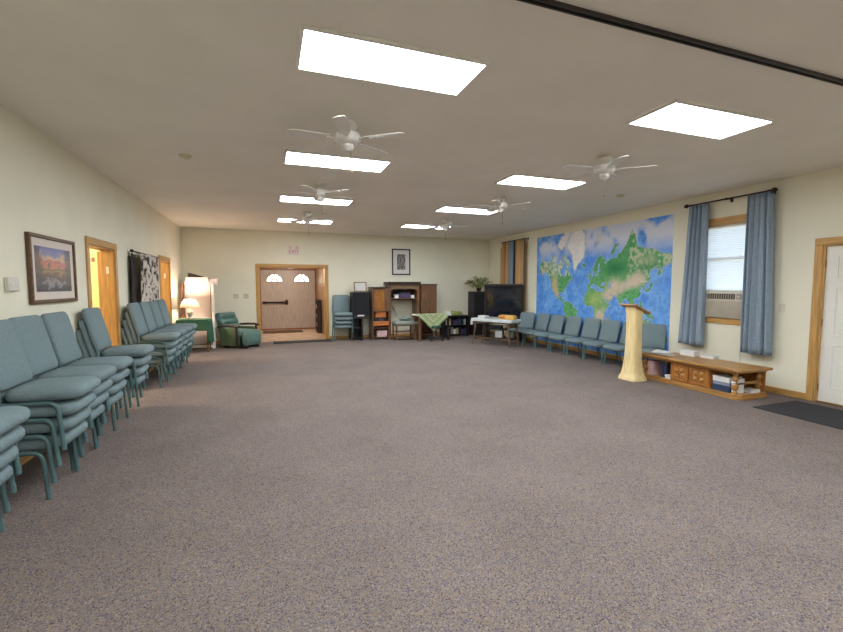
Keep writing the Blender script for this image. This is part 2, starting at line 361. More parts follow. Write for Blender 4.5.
# vestibule opening trim and double doors
r = sroot('door_4'); casing(r, 'y', YF, -1, -.20, 1.57, 2.05, w=.08, jamb=.3)
r = sroot('door_5')
bm = new(); box(bm, -.30, -.20, 15.72, 15.82, 0, 2.16); box(bm, 1.62, 1.70, 15.72, 15.82, 0, 2.16); box(bm, -.20, 1.62, 15.72, 15.82, 2.08, 2.16); obj('door_frame', bm, M['vestframe'], r)
bm = new(); box(bm, -.20, 1.62, 15.72, 15.84, 0, .04); obj('threshold', bm, M['vestframe'], r)
def arc(cx, cz, rr, n=14): return [(cx+rr*math.cos(PI*k/n), cz+rr*math.sin(PI*k/n)) for k in range(n+1)]
for k, (x0, x1) in enumerate(((-.2, .7085), (.7095, 1.62))):
    cx = (x0+x1)/2; bm = new(); rr = .27; zc = 1.68
    # leaf slab with a half-round opening: columns between arc points
    P = [(x0, zc)] + [(cx-rr*math.cos(PI*j/16), zc+rr*math.sin(PI*j/16)) for j in range(17)] + [(x1, zc)]
    poly_top = [(x0, 2.08)] + [(x0, zc)] + [(cx-rr*math.cos(PI*j/16), zc+rr*math.sin(PI*j/16)) for j in range(17)] + [(x1, zc), (x1, 2.08)]
    prism(bm, [(x0, .04), (x1, .04), (x1, zc), (x0, zc)], 15.74, 15.79, 'y')
    for a, b_ in zip(P, P[1:]):
        if b_[0]-a[0] > 1e-5: prism(bm, [a, b_, (b_[0], 2.08), (a[0], 2.08)], 15.74, 15.79, 'y')
    lf = obj('door_leaf', bm, M['vestdoor'], r, smooth=False)
    bm = new(); prism(bm, arc(cx, zc, rr), 15.76, 15.768, 'y'); obj('fanlight_pane', bm, M['glass'], lf, smooth=False)
    bm = new(); tube(bm, [(cx-rr*math.cos(PI*j/24), 15.735, zc+rr*math.sin(PI*j/24)) for j in range(25)], .024, 6); tube(bm, [(cx-rr, 15.735, zc), (cx+rr, 15.735, zc)], .014, 6)
    for a in (.3, .5, .7): tube(bm, [(cx+.08*math.cos(PI*a), 15.745, zc+.08*math.sin(PI*a)), (cx+rr*math.cos(PI*a), 15.745, zc+rr*math.sin(PI*a))], .022, 5)
    tube(bm, [(cx-.1*math.cos(PI*j/12), 15.745, zc+.1*math.sin(PI*j/12)) for j in range(13)], .022, 5)
    obj('fanlight_frame', bm, M['vestframe'] if False else M['vestdoor'], lf)
    for j in range(4):
        px = x0+.1+j*.185; 
        for z0, z1 in ((.2, .85), (1.02, 1.58)):
            bm = new(); box(bm, px, px+.012, 15.732, 15.741, z0, z1); box(bm, px+.138, px+.15, 15.732, 15.741, z0, z1); box(bm, px+.012, px+.138, 15.732, 15.741, z0, z0+.012); box(bm, px+.012, px+.138, 15.732, 15.741, z1-.012, z1)
            obj('door_panel', bm, M['vestdoor'], lf)
    if k == 0:
        bm = new(); box(bm, x0+.05, x1-.03, 15.66, 15.7, .93, .99); box(bm, x0+.05, x0+.12, 15.7, 15.74, .92, 1.0); box(bm, x1-.12, x1-.02, 15.68, 15.74, .88, 1.04); obj('push_bar', bm, M['dmetal'], lf, bevel=.006)
bm = new(); box(bm, -.15, 1.1, 14.55, 15.3, 0, .012); tag(obj('door_mat', bm, M['matbrown'], bevel=.004), 'dark brown mat on the tile floor just inside the wooden double doors', 'mat')
bm = new(); prism(bm, rrect(1.55, .46, .01), 0, .014); tag(obj('door_mat', bm, M['mat'], bevel=.004), 'long black mat on the carpet in front of the wide oak opening', 'mat', loc=(.90, 12.08, 0))
bm = new(); prism(bm, rrect(.86, 1.6, .01), 0, .012); tag(obj('door_mat', bm, M['mat'], bevel=.004), 'large charcoal mat on the carpet at the white panelled door', 'mat', loc=(6.16, 2.75, 0))
# rack in the vestibule
t = thing('literature_rack', 'dark narrow rack against the right side of the passage to the double doors', 'rack', (1.53, 14.3, 0), 0)
bm = new(); box(bm, -.02, .1, -.22, -.19, 0, 1.08); box(bm, -.02, .1, .19, .22, 0, 1.08); box(bm, .08, .1, -.19, .19, 0, 1.08); obj('frame', bm, M['blackwood'], t)
for z in (.2, .5, .8):
    bm = new(); box(bm, -.02, .08, -.19, .19, z, z+.02); box(bm, -.02, -.005, -.19, .19, z+.02, z+.12); obj('pocket', bm, M['cab'], t)
# baseboards
def base(name, segs, axis, pos, side):
    bm = new()
    for a, b_ in segs:
        p, q = sorted((pos, pos+side*.018))
        if axis == 'x': box(bm, p, q, a, b_, 0, .09)
        else: box(bm, a, b_, p, q, 0, .09)
    struct(name, bm, M['oaky'] if axis == 'x' else M['oakx'], bevel=.004)
base('baseboard_left', [(YB, D1[0]-.085), (D1[1]+.085, D2[0]-.085), (D2[1]+.085, YF-.02)], 'x', XL, 1)
base('baseboard_right', [(YB, D3[0]-.09), (D3[1]+.09, YF-.02)], 'x', XR, -1)
base('baseboard_back', [(XL, -.28), (1.65, XR)], 'y', YF, -1)
# partition track across the ceiling
bm = new(); box(bm, XL, XR, 1.960, 1.970, H-.022, H); box(bm, XL, XR, 1.990, 2.0, H-.022, H); box(bm, XL, XR, 1.970, 1.990, H-.01, H)
struct('trim_1', bm, mat('track_black', (48, 42, 36), .5, var=.05), smooth=False)

# windows
r = sroot('window_1'); casing(r, 'x', XR, -1, W1[0], W1[1], W1[3], w=.09, z0=W1[2], full=True)
bm = new(); box(bm, XR+.10, XR+.104, W1[0]+.02, W1[1]-.02, 1.47, W1[3]-.02); obj('pane', bm, M['glass'], r, smooth=False)
bm = new()
for y in (W1[0]+.02, W1[1]-.05): box(bm, XR+.09, XR+.12, y, y+.03, W1[2], W1[3]-.02)
for z in (1.45, 1.96, W1[3]-.05): box(bm, XR+.09, XR+.12, W1[0]+.05, W1[1]-.05, z, z+.03)
obj('sash', bm, M['white'], r)
r = sroot('window_2'); casing(r, 'x', XR, -1, W2[0], W2[1], W2[3], w=.09, z0=W2[2], full=True)
bm = new(); box(bm, XR+.10, XR+.104, W2[0]+.02, W2[1]-.02, W2[2], W2[3]-.02); obj('pane', bm, M['glass'], r, smooth=False)
bm = new()
for y in (W2[0]+.02, W2[1]-.05): box(bm, XR+.09, XR+.12, y, y+.03, W2[2], W2[3]-.02)
for z in (W2[2], 1.8, W2[3]-.05): box(bm, XR+.09, XR+.12, W2[0]+.05, W2[1]-.05, z, z+.03)
obj('sash', bm, M['white'], r)
# cellular shade in window 1
t = thing('window_shade', 'pale pleated window shade lowered between the blue curtains', 'window shade', (XR+.06, 4.63, 1.46))
bm = new(); n = 34; hh = 1.03
sheet(bm, lambda u, v: (.003*(1 if int(round(v*n*2)) % 2 else -1), -.345+.81*u, hh*v), 4, n*2); obj('pleated_cloth', bm, M['shade'], t, solid=.003, smooth=False)
bm = new(); box(bm, -.015, .015, -.345, .465, -.012, .01); obj('bottom_rail', bm, M['white'], t)

# ------------------------------------------------------------------ stacking chairs
def fillet(pts, r, n=5):
    pts = [Vector(p) for p in pts]; out = [pts[0]]
    for a, p, c in zip(pts, pts[1:], pts[2:]):
        d1 = (a-p).normalized(); d2 = (c-p).normalized(); s = p+d1*r; e = p+d2*r
        for k in range(n+1):
            q = k/n; out.append(s*(1-q)**2 + p*2*q*(1-q) + e*q*q)
    return out+[pts[-1]]
def make_chair(label):
    t = thing('stacking_chair', label, 'chair')
    bm = new(); pad(bm, .47, .48, .092, r=.10, edge=.034, crown=.010, mtx=Tm(.025, 0, .402)); obj('seat', bm, M['fabric'], t, label='teal cushion')
    bm = new(); pad(bm, .50, .475, .055, r=.055, edge=.022, crown=.012, mtx=Tm(-.277, 0, .682) @ R(math.radians(-13.5), 'Y') @ R(PI/2, 'Y') @ R(PI, 'Z')); obj('backrest', bm, M['fabric'], t)
    for s in (-1, 1):
        y = s*.245
        bm = new(); tube(bm, fillet([(-.20, y*.93, .345), (.12, y, .345), (.145, y*1.01, 0.006)], .07), .0155, 10)
        lathe(bm, [(.017, 0), (.017, .05), (.0155, .055)], 10, (.1445, y*1.01, 0)); obj('leg', bm, M['ctube'], t)
        bm = new(); tube(bm, [(-.285, y, .006), (-.21, y*.96, .345), (-.215, y*.93, .42), (-.262, y*.80, .55), (-.335, y*.80, .82)], .0125, 8)
        lathe(bm, [(.016, 0), (.016, .04), (.0125, .045)], 10, (-.283, y, 0)); obj('leg', bm, M['ctube'], t)
    bm = new(); tube(bm, [(-.205, -.235, .350), (-.205, .235, .350)], .010, 8); tube(bm, [(.05, -.24, .348), (.05, .24, .348)], .010, 8); obj('cross_rail', bm, M['ctube'], t)
    return t
def make_chair_fixed(label):
    return make_chair(label)
chair0 = make_chair('proto'); used = [False]
def chair(x, y, z, rz, label, group):
    if not used[0]:
        used[0] = True; chair0.location = (x, y, z); chair0.rotation_euler = (0, 0, rz); chair0['label'] = label; chair0['group'] = group; return chair0
    return dup(chair0, (x, y, z), rz, label, group)
LV = ['bottom chair', 'third chair down', 'second chair down', 'topmost chair']
stk = [(-1.74, 3.06, 'nearest the camera, cut by the left edge'), (-1.655, 3.95, 'second from the camera along the left wall'), (-1.70, 4.50, 'third from the camera along the left wall'),
       (-1.70, 5.03, 'fourth from the camera along the left wall'), (-1.71, 5.98, 'standing before the nearer left doorway'),
       (-1.68, 7.52, 'nearest of four below the dark hanging'), (-1.68, 8.10, 'second of four below the dark hanging'),
       (-1.68, 8.66, 'third of four below the dark hanging'), (-1.67, 9.22, 'farthest of four below the dark hanging')]
DZ, DX = .117, .035
for i, (x, y, w) in enumerate(stk):
    rz0 = [.02, 0, -.01, 0, .02, 0, .01, 0, -.02][i]
    for k in range(4):
        chair(x+DX*k, y+random.uniform(-.006, .006), DZ*k, rz0, 'teal padded %s in the stack %s' % (LV[k], w), 'stacked teal chairs along the left wall')
for k in range(4):
    chair(1.975, 12.02-DX*k, DZ*k, -PI/2, 'teal padded %s in the far stack beside the oak opening' % LV[k], 'stacked teal chairs at the far wall')
rowd = [(9.15, 'farthest in the row of seven below the world map'), (8.58, 'second from the far end of the map row'), (8.0, 'third from the far end of the map row'), (7.42, 'middle one of the seven below the map'),
        (6.87, 'fifth from the far end of the map row'), (6.31, 'partly hidden behind the lectern, left of it'), (5.78, 'nearest in the map row, right of the lectern, by the bench')]
for j, (y, w) in enumerate(rowd):
    chair((6.30 if j < 6 else 6.40)+random.uniform(-.01, .01), y-(.03 if j < 6 else 0), 0, PI+(random.uniform(-.03, .03) if j < 6 else .48), 'teal padded chair, '+w, 'teal chairs in a row under the map').scale = (1, 1, .90)
chair(6.36, 9.78, 0, PI+.35, 'teal padded chair turned at an angle between television and map row', 'teal chairs in a row under the map').scale = (1, 1, .88)

# ------------------------------------------------------------------ ceiling lights, fans
lights = [(.825, 2.87, 'largest left ceiling panel, nearest the camera'), (.83, 5.25, 'second left ceiling panel beyond the nearest fan'), (.84, 7.69, 'third left ceiling panel from the camera'), (.86, 10.17, 'farthest left ceiling panel, near the far wall'),
          (3.72, 2.87, 'right ceiling panel nearest the camera, beside the black track'), (3.73, 5.26, 'second right ceiling panel, left of a fan'), (3.75, 7.68, 'third right ceiling panel from the camera'), (3.78, 10.1, 'farthest right ceiling panel'),
          (.825, .45, 'left ceiling panel behind the camera'), (3.72, .45, 'right ceiling panel behind the camera'), (.825, -1.95, 'rearmost left ceiling panel'), (3.72, -1.95, 'rearmost right ceiling panel')]
t0 = None
for x, y, w in lights:
    lab = 'flat white rectangular light, '+w
    if t0 is None:
        t0 = thing('ceiling_light', lab, 'ceiling light', (x, y, H), 0, 'rectangular ceiling light panels')
        bm = new(); A, B = .585, .235
        box(bm, -A-.025, A+.025, -B-.025, -B, -.022, -.001); box(bm, -A-.025, A+.025, B, B+.025, -.022, -.001); box(bm, -A-.025, -A, -B, B, -.022, -.001); box(bm, A, A+.025, -B, B, -.022, -.001)
        obj('frame', bm, M['white'], t0, bevel=.004)
        bm = new(); box(bm, -A, A, -B, B, -.014, -.004); obj('diffuser', bm, M['diffuser'], t0, smooth=False)
    else: dup(t0, (x, y, H), 0, lab, 'rectangular ceiling light panels')
def make_fan(label):
    t = thing('ceiling_fan', label, 'ceiling fan', (0, 0, 0), 0, 'white ceiling fans')
    bm = new(); lathe(bm, [(.001, -.001), (.075, -.001), (.085, -.03), (.07, -.06), (.035, -.085), (.03, -.1)], 28); obj('canopy', bm, M['fan'], t)
    bm = new(); lathe(bm, [(.03, -.085), (.06, -.09), (.105, -.105), (.115, -.13), (.115, -.165), (.10, -.185), (.06, -.20), (.001, -.20)], 32); obj('motor_housing', bm, M['fan'], t)
    bm = new(); lathe(bm, [(.001, -.198), (.05, -.198), (.055, -.225), (.04, -.25), (.015, -.26), (.001, -.262)], 24); obj('switch_cup', bm, M['fan'], t)
    bm = new(); tube(bm, [(.035, 0, -.25), (.036, 0, -.42)], .0025, 6); lathe(bm, [(.001, -.45), (.008, -.445), (.008, -.425), (.001, -.418)], 10, (.036, 0, 0)); obj('pull_chain', bm, M['brass'], t)
    for k in range(5):
        a = 2*PI*k/5
        bm = new(); prism(bm, [(.085, -.018), (.15, -.022), (.20, -.045), (.215, -.03), (.215, .03), (.20, .045), (.15, .022), (.085, .018)], -.164, -.158, mtx=R(a)); b1 = obj('blade_iron', bm, M['brass'] if False else M['fan'], t)
        pl = [(.17, -.048), (.30, -.058), (.47, -.064), (.525, -.05), (.54, 0), (.525, .05), (.47, .064), (.30, .058), (.17, .048)]
        bm = new(); prism(bm, pl, -.004, .004, mtx=R(a) @ Tm(0, 0, -.152) @ R(math.radians(11), 'X')); obj('blade', bm, M['fan'], t, bevel=.002)
    return t
fl = [(.73, 3.99, 'nearest left fan, before the second light panel'), (.77, 6.45, 'middle left fan, before the third light panel'), (.80, 8.95, 'farthest left fan, near the far wall'),
      (3.71, 4.02, 'nearest right fan, right of the second right panel'), (3.74, 6.4, 'middle right fan, over the third right panel'), (3.80, 8.95, 'farthest right fan')]
f0 = None
for i, (x, y, w) in enumerate(fl):
    lab = 'white five-blade ceiling fan, '+w; a = [.62, .3, .9, .55, .2, .75][i]
    if f0 is None: f0 = make_fan(lab); f0.location = (x, y, H); f0.rotation_euler = (0, 0, a)
    else: dup(f0, (x, y, H), a, lab)
for x, y, w in ((-.84, 5.6, 'cream round smoke detector on the ceiling above the left side'), (5.49, 5.58, 'small white round detector on the ceiling right of the fan')):
    bm = new(); lathe(bm, [(.001, -.035), (.04, -.035), (.06, -.02), (.065, -.001), (.001, -.001)], 24); tag(obj('smoke_detector', bm, mat('detector_cream', (206, 196, 160), .5, var=.02)), w, 'smoke detector', loc=(x, y, H))

# ------------------------------------------------------------------ left wall items
t = thing('thermostat', 'white boxy thermostat on the left wall beside the framed landscape', 'thermostat', (XL, 4.52, 1.545))
bm = new(); box(bm, 0, .035, -.08, .08, -.06, .06); obj('cover', bm, M['plastic'], t, bevel=.008)
bm = new(); box(bm, .03, .034, .01, .05, -.01, .03); obj('display', bm, mat('lcd', (120, 118, 110), .3, var=.05), t)
bm = new(); lathe(bm, [(.001, 0), (.012, 0), (.012, .008), (.001, .008)], 14, mtx=Tm(.03, -.03, 0) @ R(PI/2, 'Y')); obj('dial', bm, M['white'], t)
# framed print with vertex-free procedural painting
def framed(name, label, loc, rz, w, h, fw, mw, fm, art, depth=.03, matm=None, tilt=0):
    """frame in local XZ plane facing -Y, centred"""
    t = thing(name, label, 'picture', loc, rz); t.rotation_euler = (tilt, 0, rz)
    bm = new(); d = depth
    for (a, b_, c, e) in ((-w/2, w/2, h/2-fw, h/2), (-w/2, w/2, -h/2, -h/2+fw), (-w/2, -w/2+fw, -h/2+fw, h/2-fw), (w/2-fw, w/2, -h/2+fw, h/2-fw)): box(bm, a, b_, -d, 0, c, e)
    obj('frame', bm, fm, t, bevel=.006)
    bm = new(); box(bm, -w/2+fw, w/2-fw, -d*.5, -d*.3, -h/2+fw, h/2-fw); obj('mount', bm, matm or mat('mount_board', (222, 208, 196), .8, var=.01), t, smooth=False)
    a = w/2-fw-mw; c = h/2-fw-mw
    bm = new(); box(bm, -a, a, -d*.56, -d*.5, -c, c)
    obj('print', bm, art, t, smooth=False)
    return t
# landscape print: colours by height plus noise
pm = M['picture']; nt = pm.node_tree; b = nt.nodes['Principled BSDF']
tc = nt.nodes.new('ShaderNodeTexCoord'); s = nt.nodes.new('ShaderNodeSeparateXYZ'); nt.links.new(tc.outputs['Generated'], s.inputs[0])
nz = nt.nodes.new('ShaderNodeTexNoise'); nz.inputs['Scale'].default_value = 5; nz.inputs['Detail'].default_value = 7; nt.links.new(tc.outputs['Generated'], nz.inputs['Vector'])
ad = nt.nodes.new('ShaderNodeMath'); ad.operation = 'MULTIPLY_ADD'; ad.inputs[1].default_value = .55; nt.links.new(nz.outputs['Fac'], ad.inputs[0]); 
sb = nt.nodes.new('ShaderNodeMath'); sb.operation = 'SUBTRACT'; sb.inputs[1].default_value = .27; nt.links.new(s.outputs[2], sb.inputs[0]); nt.links.new(sb.outputs[0], ad.inputs[2])
r_ = nt.nodes.new('ShaderNodeValToRGB'); el = r_.color_ramp.elements
el[0].position = 0; el[0].color = srgb(44, 48, 60); el[1].position = .98; el[1].color = srgb(96, 104, 160)
for p, c in ((.14, (56, 60, 78)), (.2, (134, 132, 138)), (.27, (60, 50, 50)), (.4, (104, 66, 50)), (.47, (150, 118, 60)), (.54, (84, 78, 50)), (.62, (190, 110, 74)), (.68, (160, 80, 90)), (.75, (200, 160, 120)), (.84, (112, 116, 160))):
    e = el.new(p); e.color = srgb(*c)
nt.links.new(ad.outputs[0], r_.inputs[0])
# dark trees at both sides
ab = nt.nodes.new('ShaderNodeMath'); ab.operation = 'SUBTRACT'; ab.inputs[1].default_value = .5; nt.links.new(s.outputs[0], ab.inputs[0])
a2 = nt.nodes.new('ShaderNodeMath'); a2.operation = 'ABSOLUTE'; nt.links.new(ab.outputs[0], a2.inputs[0])
a3 = nt.nodes.new('ShaderNodeMath'); a3.operation = 'MULTIPLY_ADD'; a3.inputs[1].default_value = .35; nt.links.new(nz.outputs['Fac'], a3.inputs[0]); nt.links.new(a2.outputs[0], a3.inputs[2])
mr = nt.nodes.new('ShaderNodeMapRange'); mr.inputs[1].default_value = .46; mr.inputs[2].default_value = .56; mr.inputs[4].default_value = .8; nt.links.new(a3.outputs[0], mr.inputs[0])
mx = nt.nodes.new('ShaderNodeMix'); mx.data_type = 'RGBA'; mx.inputs[7].default_value = srgb(52, 42, 46); nt.links.new(mr.outputs[0], mx.inputs[0]); nt.links.new(r_.outputs[0], mx.inputs[6]); nt.links.new(mx.outputs[2], b.inputs['Base Color'])
framed('framed_landscape', 'large framed landscape print with pale mount on the left wall', (XL+.002, 5.29, 1.69), PI/2, .97, .65, .035, .075, wood('walnut_frame', (96, 68, 44), 'x'), pm, .035, tilt=0)
framed('framed_tree_print', 'dark framed grey tree print high on the far wall', (3.815, YF-.002, 2.25), 0, .58, .78, .04, .12, M['blackwood'], M['treeprint'], .03, mat('mount_white', (220, 214, 208), .8, var=.01))
# wall hanging on rod
t = thing('wall_hanging', 'draped black and cream patterned cloth hanging from a rod on the left wall', 'wall hanging', (XL+.05, 8.6, 2.05))
bm = new(); tube(bm, [(.03, -.86, .02), (.03, .84, .02)], .012, 8); lathe(bm, [(.001, 0), (.025, .01), (.025, .03), (.001, .04)], 12, mtx=Tm(.03, -.86, .02) @ R(PI/2, 'X'))
obj('rod', bm, M['dmetal'], t)
def hang(y0, y1, z0, z1, amp, k, x0=.045):
    def f(u, v):
        y = y0+(y1-y0)*u; sag = .02*math.sin(u*PI*3)
        return (x0+amp*(.5+.5*v)*math.sin(u*k+v)+.03*(1-v)*math.sin(u*5), y+.03*math.sin(v*4)*(u-.5), z0+(z1-z0)*v - sag*v)
    return f
bm = new(); sheet(bm, hang(-.86, -.58, -1.15, -.02, .012, 8, .0), 14, 20); obj('dark_cloth', bm, M['hangdark'], t, solid=.006)
bm = new(); sheet(bm, hang(-.58, .84, -1.15, .015, .035, 17, .05), 60, 24); obj('patterned_cloth', bm, M['hanging'], t, solid=.006)

# ------------------------------------------------------------------ left far corner: booth, lamp table, recliner
t = thing('display_booth', 'tall white display booth with header and white post in the left corner', 'display', (-1.55, 11.62, 0))
bm = new(); box(bm, -.33, .30, .10, .12, .09, 1.60); box(bm, -.33, .30, .101, .119, 1.60, 1.66); obj('back_panel', bm, M['whitebright'], t)
bm = new(); box(bm, -.40, -.35, -.02, .14, 0, 1.60); obj('side_panel', bm, M['edgebrown'], t)
bm = new(); box(bm, -.27, .22, -.13, .14, 1.60, 1.74); obj('header_box', bm, M['whitebright'], t, bevel=.004)
bm = new(); box(bm, .22, .42, -.10, .14, 1.55, 1.71); obj('header_end', bm, mat('header_grey', (196, 190, 184), .7, var=.02), t, bevel=.004)
bm = new(); box(bm, .27, .33, -.13, -.07, 0.0, 1.57); obj('post', bm, M['white'], t, bevel=.004)
bm = new(); box(bm, .245, .26, -.09, .10, .06, 1.56); obj('side_rail', bm, mat('slot_grey', (110, 96, 90), .6, var=.05), t)
bm = new(); box(bm, -.35, .30, -.12, -.06, .03, .09); obj('base_rail', bm, M['white'], t, bevel=.004)
bm = new(); prism(bm, [(-.17, 0), (.16, 0), (.16, .012), (-.12, .095), (-.17, .10)], -.12, .1, 'y'); tag(obj('wedge_case', bm, M['blackwood'], bevel=.006), 'dark brown wedge-shaped case lying on top of the white booth', 'case', loc=(-1.60, 11.62, 1.742))
t = thing('lamp_table', 'small table under a dark green cloth in the left corner', 'table', (-1.61, 11.15, 0))
bm = new(); box(bm, -.33, .33, -.26, .26, .73, .755); obj('tabletop', bm, M['cab'], t)
for sx in (-.29, .29):
    for sy in (-.22, .22):
        bm = new(); tube(bm, [(sx, sy, 0), (sx, sy, .73)], .018, 8); obj('leg', bm, M['cab'], t)
def cloth(bm, w, d, z, drop, wav=.018, n=10, droop=None):
    """cloth over a w x d top: flat centre and a rippling skirt"""
    pts = rrect(w, d, .03, 3)
    P = []
    m_ = len(pts)
    for i in range(m_):
        a = Vector(pts[i]); b_ = Vector(pts[(i+1) % m_]); L = (b_-a).length; k = max(1, int(L/.02))
        for j in range(k): P.append(a.lerp(b_, j/k))
    N = len(P); rings = []
    for q in range(0, 9):
        s = q/8; ring = []
        for i, p in enumerate(P):
            nrm = p.normalized(); dr = drop(i/N, p) if callable(drop) else drop
            off = 0 if q == 0 else .008+s*wav*(1+math.sin(i*.37+.8*math.sin(i*.11)))
            ring.append(bm.verts.new((p.x+nrm.x*off, p.y+nrm.y*off, z+.004-(s*dr if q else 0))))
        rings.append(ring)
    bm.faces.new(rings[0])
    for a, b_ in zip(rings, rings[1:]):
        for i in range(N): bm.faces.new((a[i], a[(i+1) % N], b_[(i+1) % N], b_[i]))
bm = new(); cloth(bm, .67, .53, .758, lambda s, p: .55 if p.x > .25 else (.26 if p.y < 0 else .12), .03); tag(obj('green_tablecloth', bm, M['greencloth'], solid=.004), 'dark green cloth draped over the small corner table under the lamp', 'tablecloth', loc=(-1.61, 11.15, 0))
t = thing('table_lamp', 'lit white-shaded table lamp on the green-clothed corner table', 'lamp', (-1.70, 11.15, .767))
bm = new(); lathe(bm, [(.001, 0), (.045, 0), (.05, .02), (.03, .04), (.05, .09), (.075, .15), (.06, .20), (.02, .24), (.012, .30), (.001, .30)], 24); obj('base', bm, M['ceramic'], t)
bm = new()
n = 28; prof = [(.21, .27), (.17, .36), (.12, .45)]
rings = [[bm.verts.new((rr*math.cos(2*PI*k/n), rr*math.sin(2*PI*k/n), z)) for k in range(n)] for rr, z in prof]
for a, b_ in zip(rings, rings[1:]):
    for k in range(n): bm.faces.new((a[k], a[(k+1) % n], b_[(k+1) % n], b_[k]))
obj('lamp_shade', bm, M['lampshade'], t, solid=.003)
bm = new(); lathe(bm, [(.001, .30), (.02, .31), (.035, .34), (.028, .375), (.001, .39)], 16); obj('bulb', bm, emit('bulb_glow', (255, 205, 165), 40), t)
# recliner (faces +X local)
t = thing('recliner', 'green leather recliner with dark wooden arms beside the oak opening', 'armchair', (-.70, 11.62, 0), -.72)
bm = new(); pad(bm, .52, .56, .16, r=.06, edge=.05, crown=.03, mtx=Tm(.08, 0, .35)); obj('seat', bm, M['green'], t)
bm = new()
for k, (z, w) in enumerate(((.52, .56), (.66, .56), (.80, .55))):
    pad(bm, .17, w, .15, r=.05, edge=.045, crown=.02, mtx=Tm(-.25-.07*k, 0, z-.03) @ R(-.32, 'Y') @ R(PI/2, 'Y'))
pad(bm, .58, .58, .10, r=.07, edge=.03, mtx=Tm(-.36, 0, .58) @ R(-.32, 'Y') @ R(PI/2, 'Y')); obj('backrest', bm, M['green'], t)
bm = new(); box(bm, -.28, .28, -.27, .27, .05, .27); obj('base', bm, mat('green_leather_dark', (58, 92, 76), .4, var=.08), t, bevel=.03, seg=3)
for s in (-1, 1):
    bm = new(); tube(bm, [(-.36, s*.32, .50), (-.25, s*.32, .545), (0, s*.33, .56), (.25, s*.33, .56), (.37, s*.33, .54)], [.018, .024, .028, .028, .02], 8); obj('armrest', bm, M['armwood'], t)
    bm = new(); box(bm, -.26, .24, s*.31-.025, s*.31+.025, .06, .50); obj('side_panel', bm, mat('side_green', (104, 124, 92), .6, var=.1), t, bevel=.012)
    bm = new(); box(bm, .24, .29, s*.33-.02, s*.33+.02, 0.03, .54); obj('arm_post', bm, M['armwood'], t, bevel=.005)
bm = new()
pad(bm, .17, .54, .36, r=.05, edge=.05, crown=.02, mtx=Tm(.42, 0, .25)); obj('footrest', bm, M['green'], t)
bm = new()
for s in (-1, 1): box(bm, -.3, .46, s*.2-.02, s*.2+.02, 0, .06)
obj('foot', bm, M['armwood'], t)

# exit sign, switches
t = thing('exit_sign', 'white emergency light with red EXIT letters above the oak opening', 'exit sign', (.72, YF, 2.40))
bm = new(); box(bm, -.16, .16, -.05, 0, 0, .14); obj('housing', bm, mat('sign_white', (232, 220, 214), .5, var=.01), t, bevel=.006)
cu = bpy.data.curves.new('txt', 'FONT'); cu.body = 'EXIT'; cu.size = .13; cu.extrude = .002; cu.align_x = 'CENTER'
to = bpy.data.objects.new('txt', cu); C.objects.link(to); bpy.context.view_layer.update()
me = bpy.data.meshes.new_from_object(to.evaluated_get(bpy.context.evaluated_depsgraph_get())); bpy.data.objects.remove(to)
me.transform(Matrix.Rotation(PI/2, 4, 'X')); me.transform(Tm(0, -.053, .025)); me.materials.clear(); me.materials.append(M['redlet'])
lo = bpy.data.objects.new('letters', me); C.objects.link(lo); lo.parent = t
for s in (-1, 1):
    bm = new(); lathe(bm, [(.001, 0), (.045, 0), (.05, .03), (.03, .06), (.001, .065)], 18, mtx=Tm(s*.09, -.06, .18) @ R(-PI/2, 'X') @ Tm(0, 0, -.03)); obj('lamp_head', bm, mat('lamp_head_pink', (226, 190, 184), .35, var=.02), t)
for x, w in ((-.78, 'left'), (-.53, 'right')):
    t = thing('light_switch', '%s one of two cream switch plates beside the oak opening' % w, 'light switch', (x, YF, 1.26))
    bm = new(); box(bm, -.06, .06, -.008, 0, -.06, .06); obj('plate', bm, mat('plate_cream', (206, 190, 162), .4, var=.01), t, bevel=.002)
    for dx in (-.025, .025):
        bm = new(); cbox(bm, dx, -.012, 0, .012, .012, .03, None); obj('toggle', bm, M['white'], t)
t = thing('wall_outlet', 'small cream plate on the right wall between curtain and white door', 'outlet', (XR, 3.90, 1.22), 0)
bm = new(); box(bm, -.008, 0, -.04, .04, -.06, .06); obj('plate', bm, M['switch'], t, bevel=.002)
bm = new(); cbox(bm, -.012, 0, 0, .012, .012, .03); obj('toggle', bm, M['white'], t)

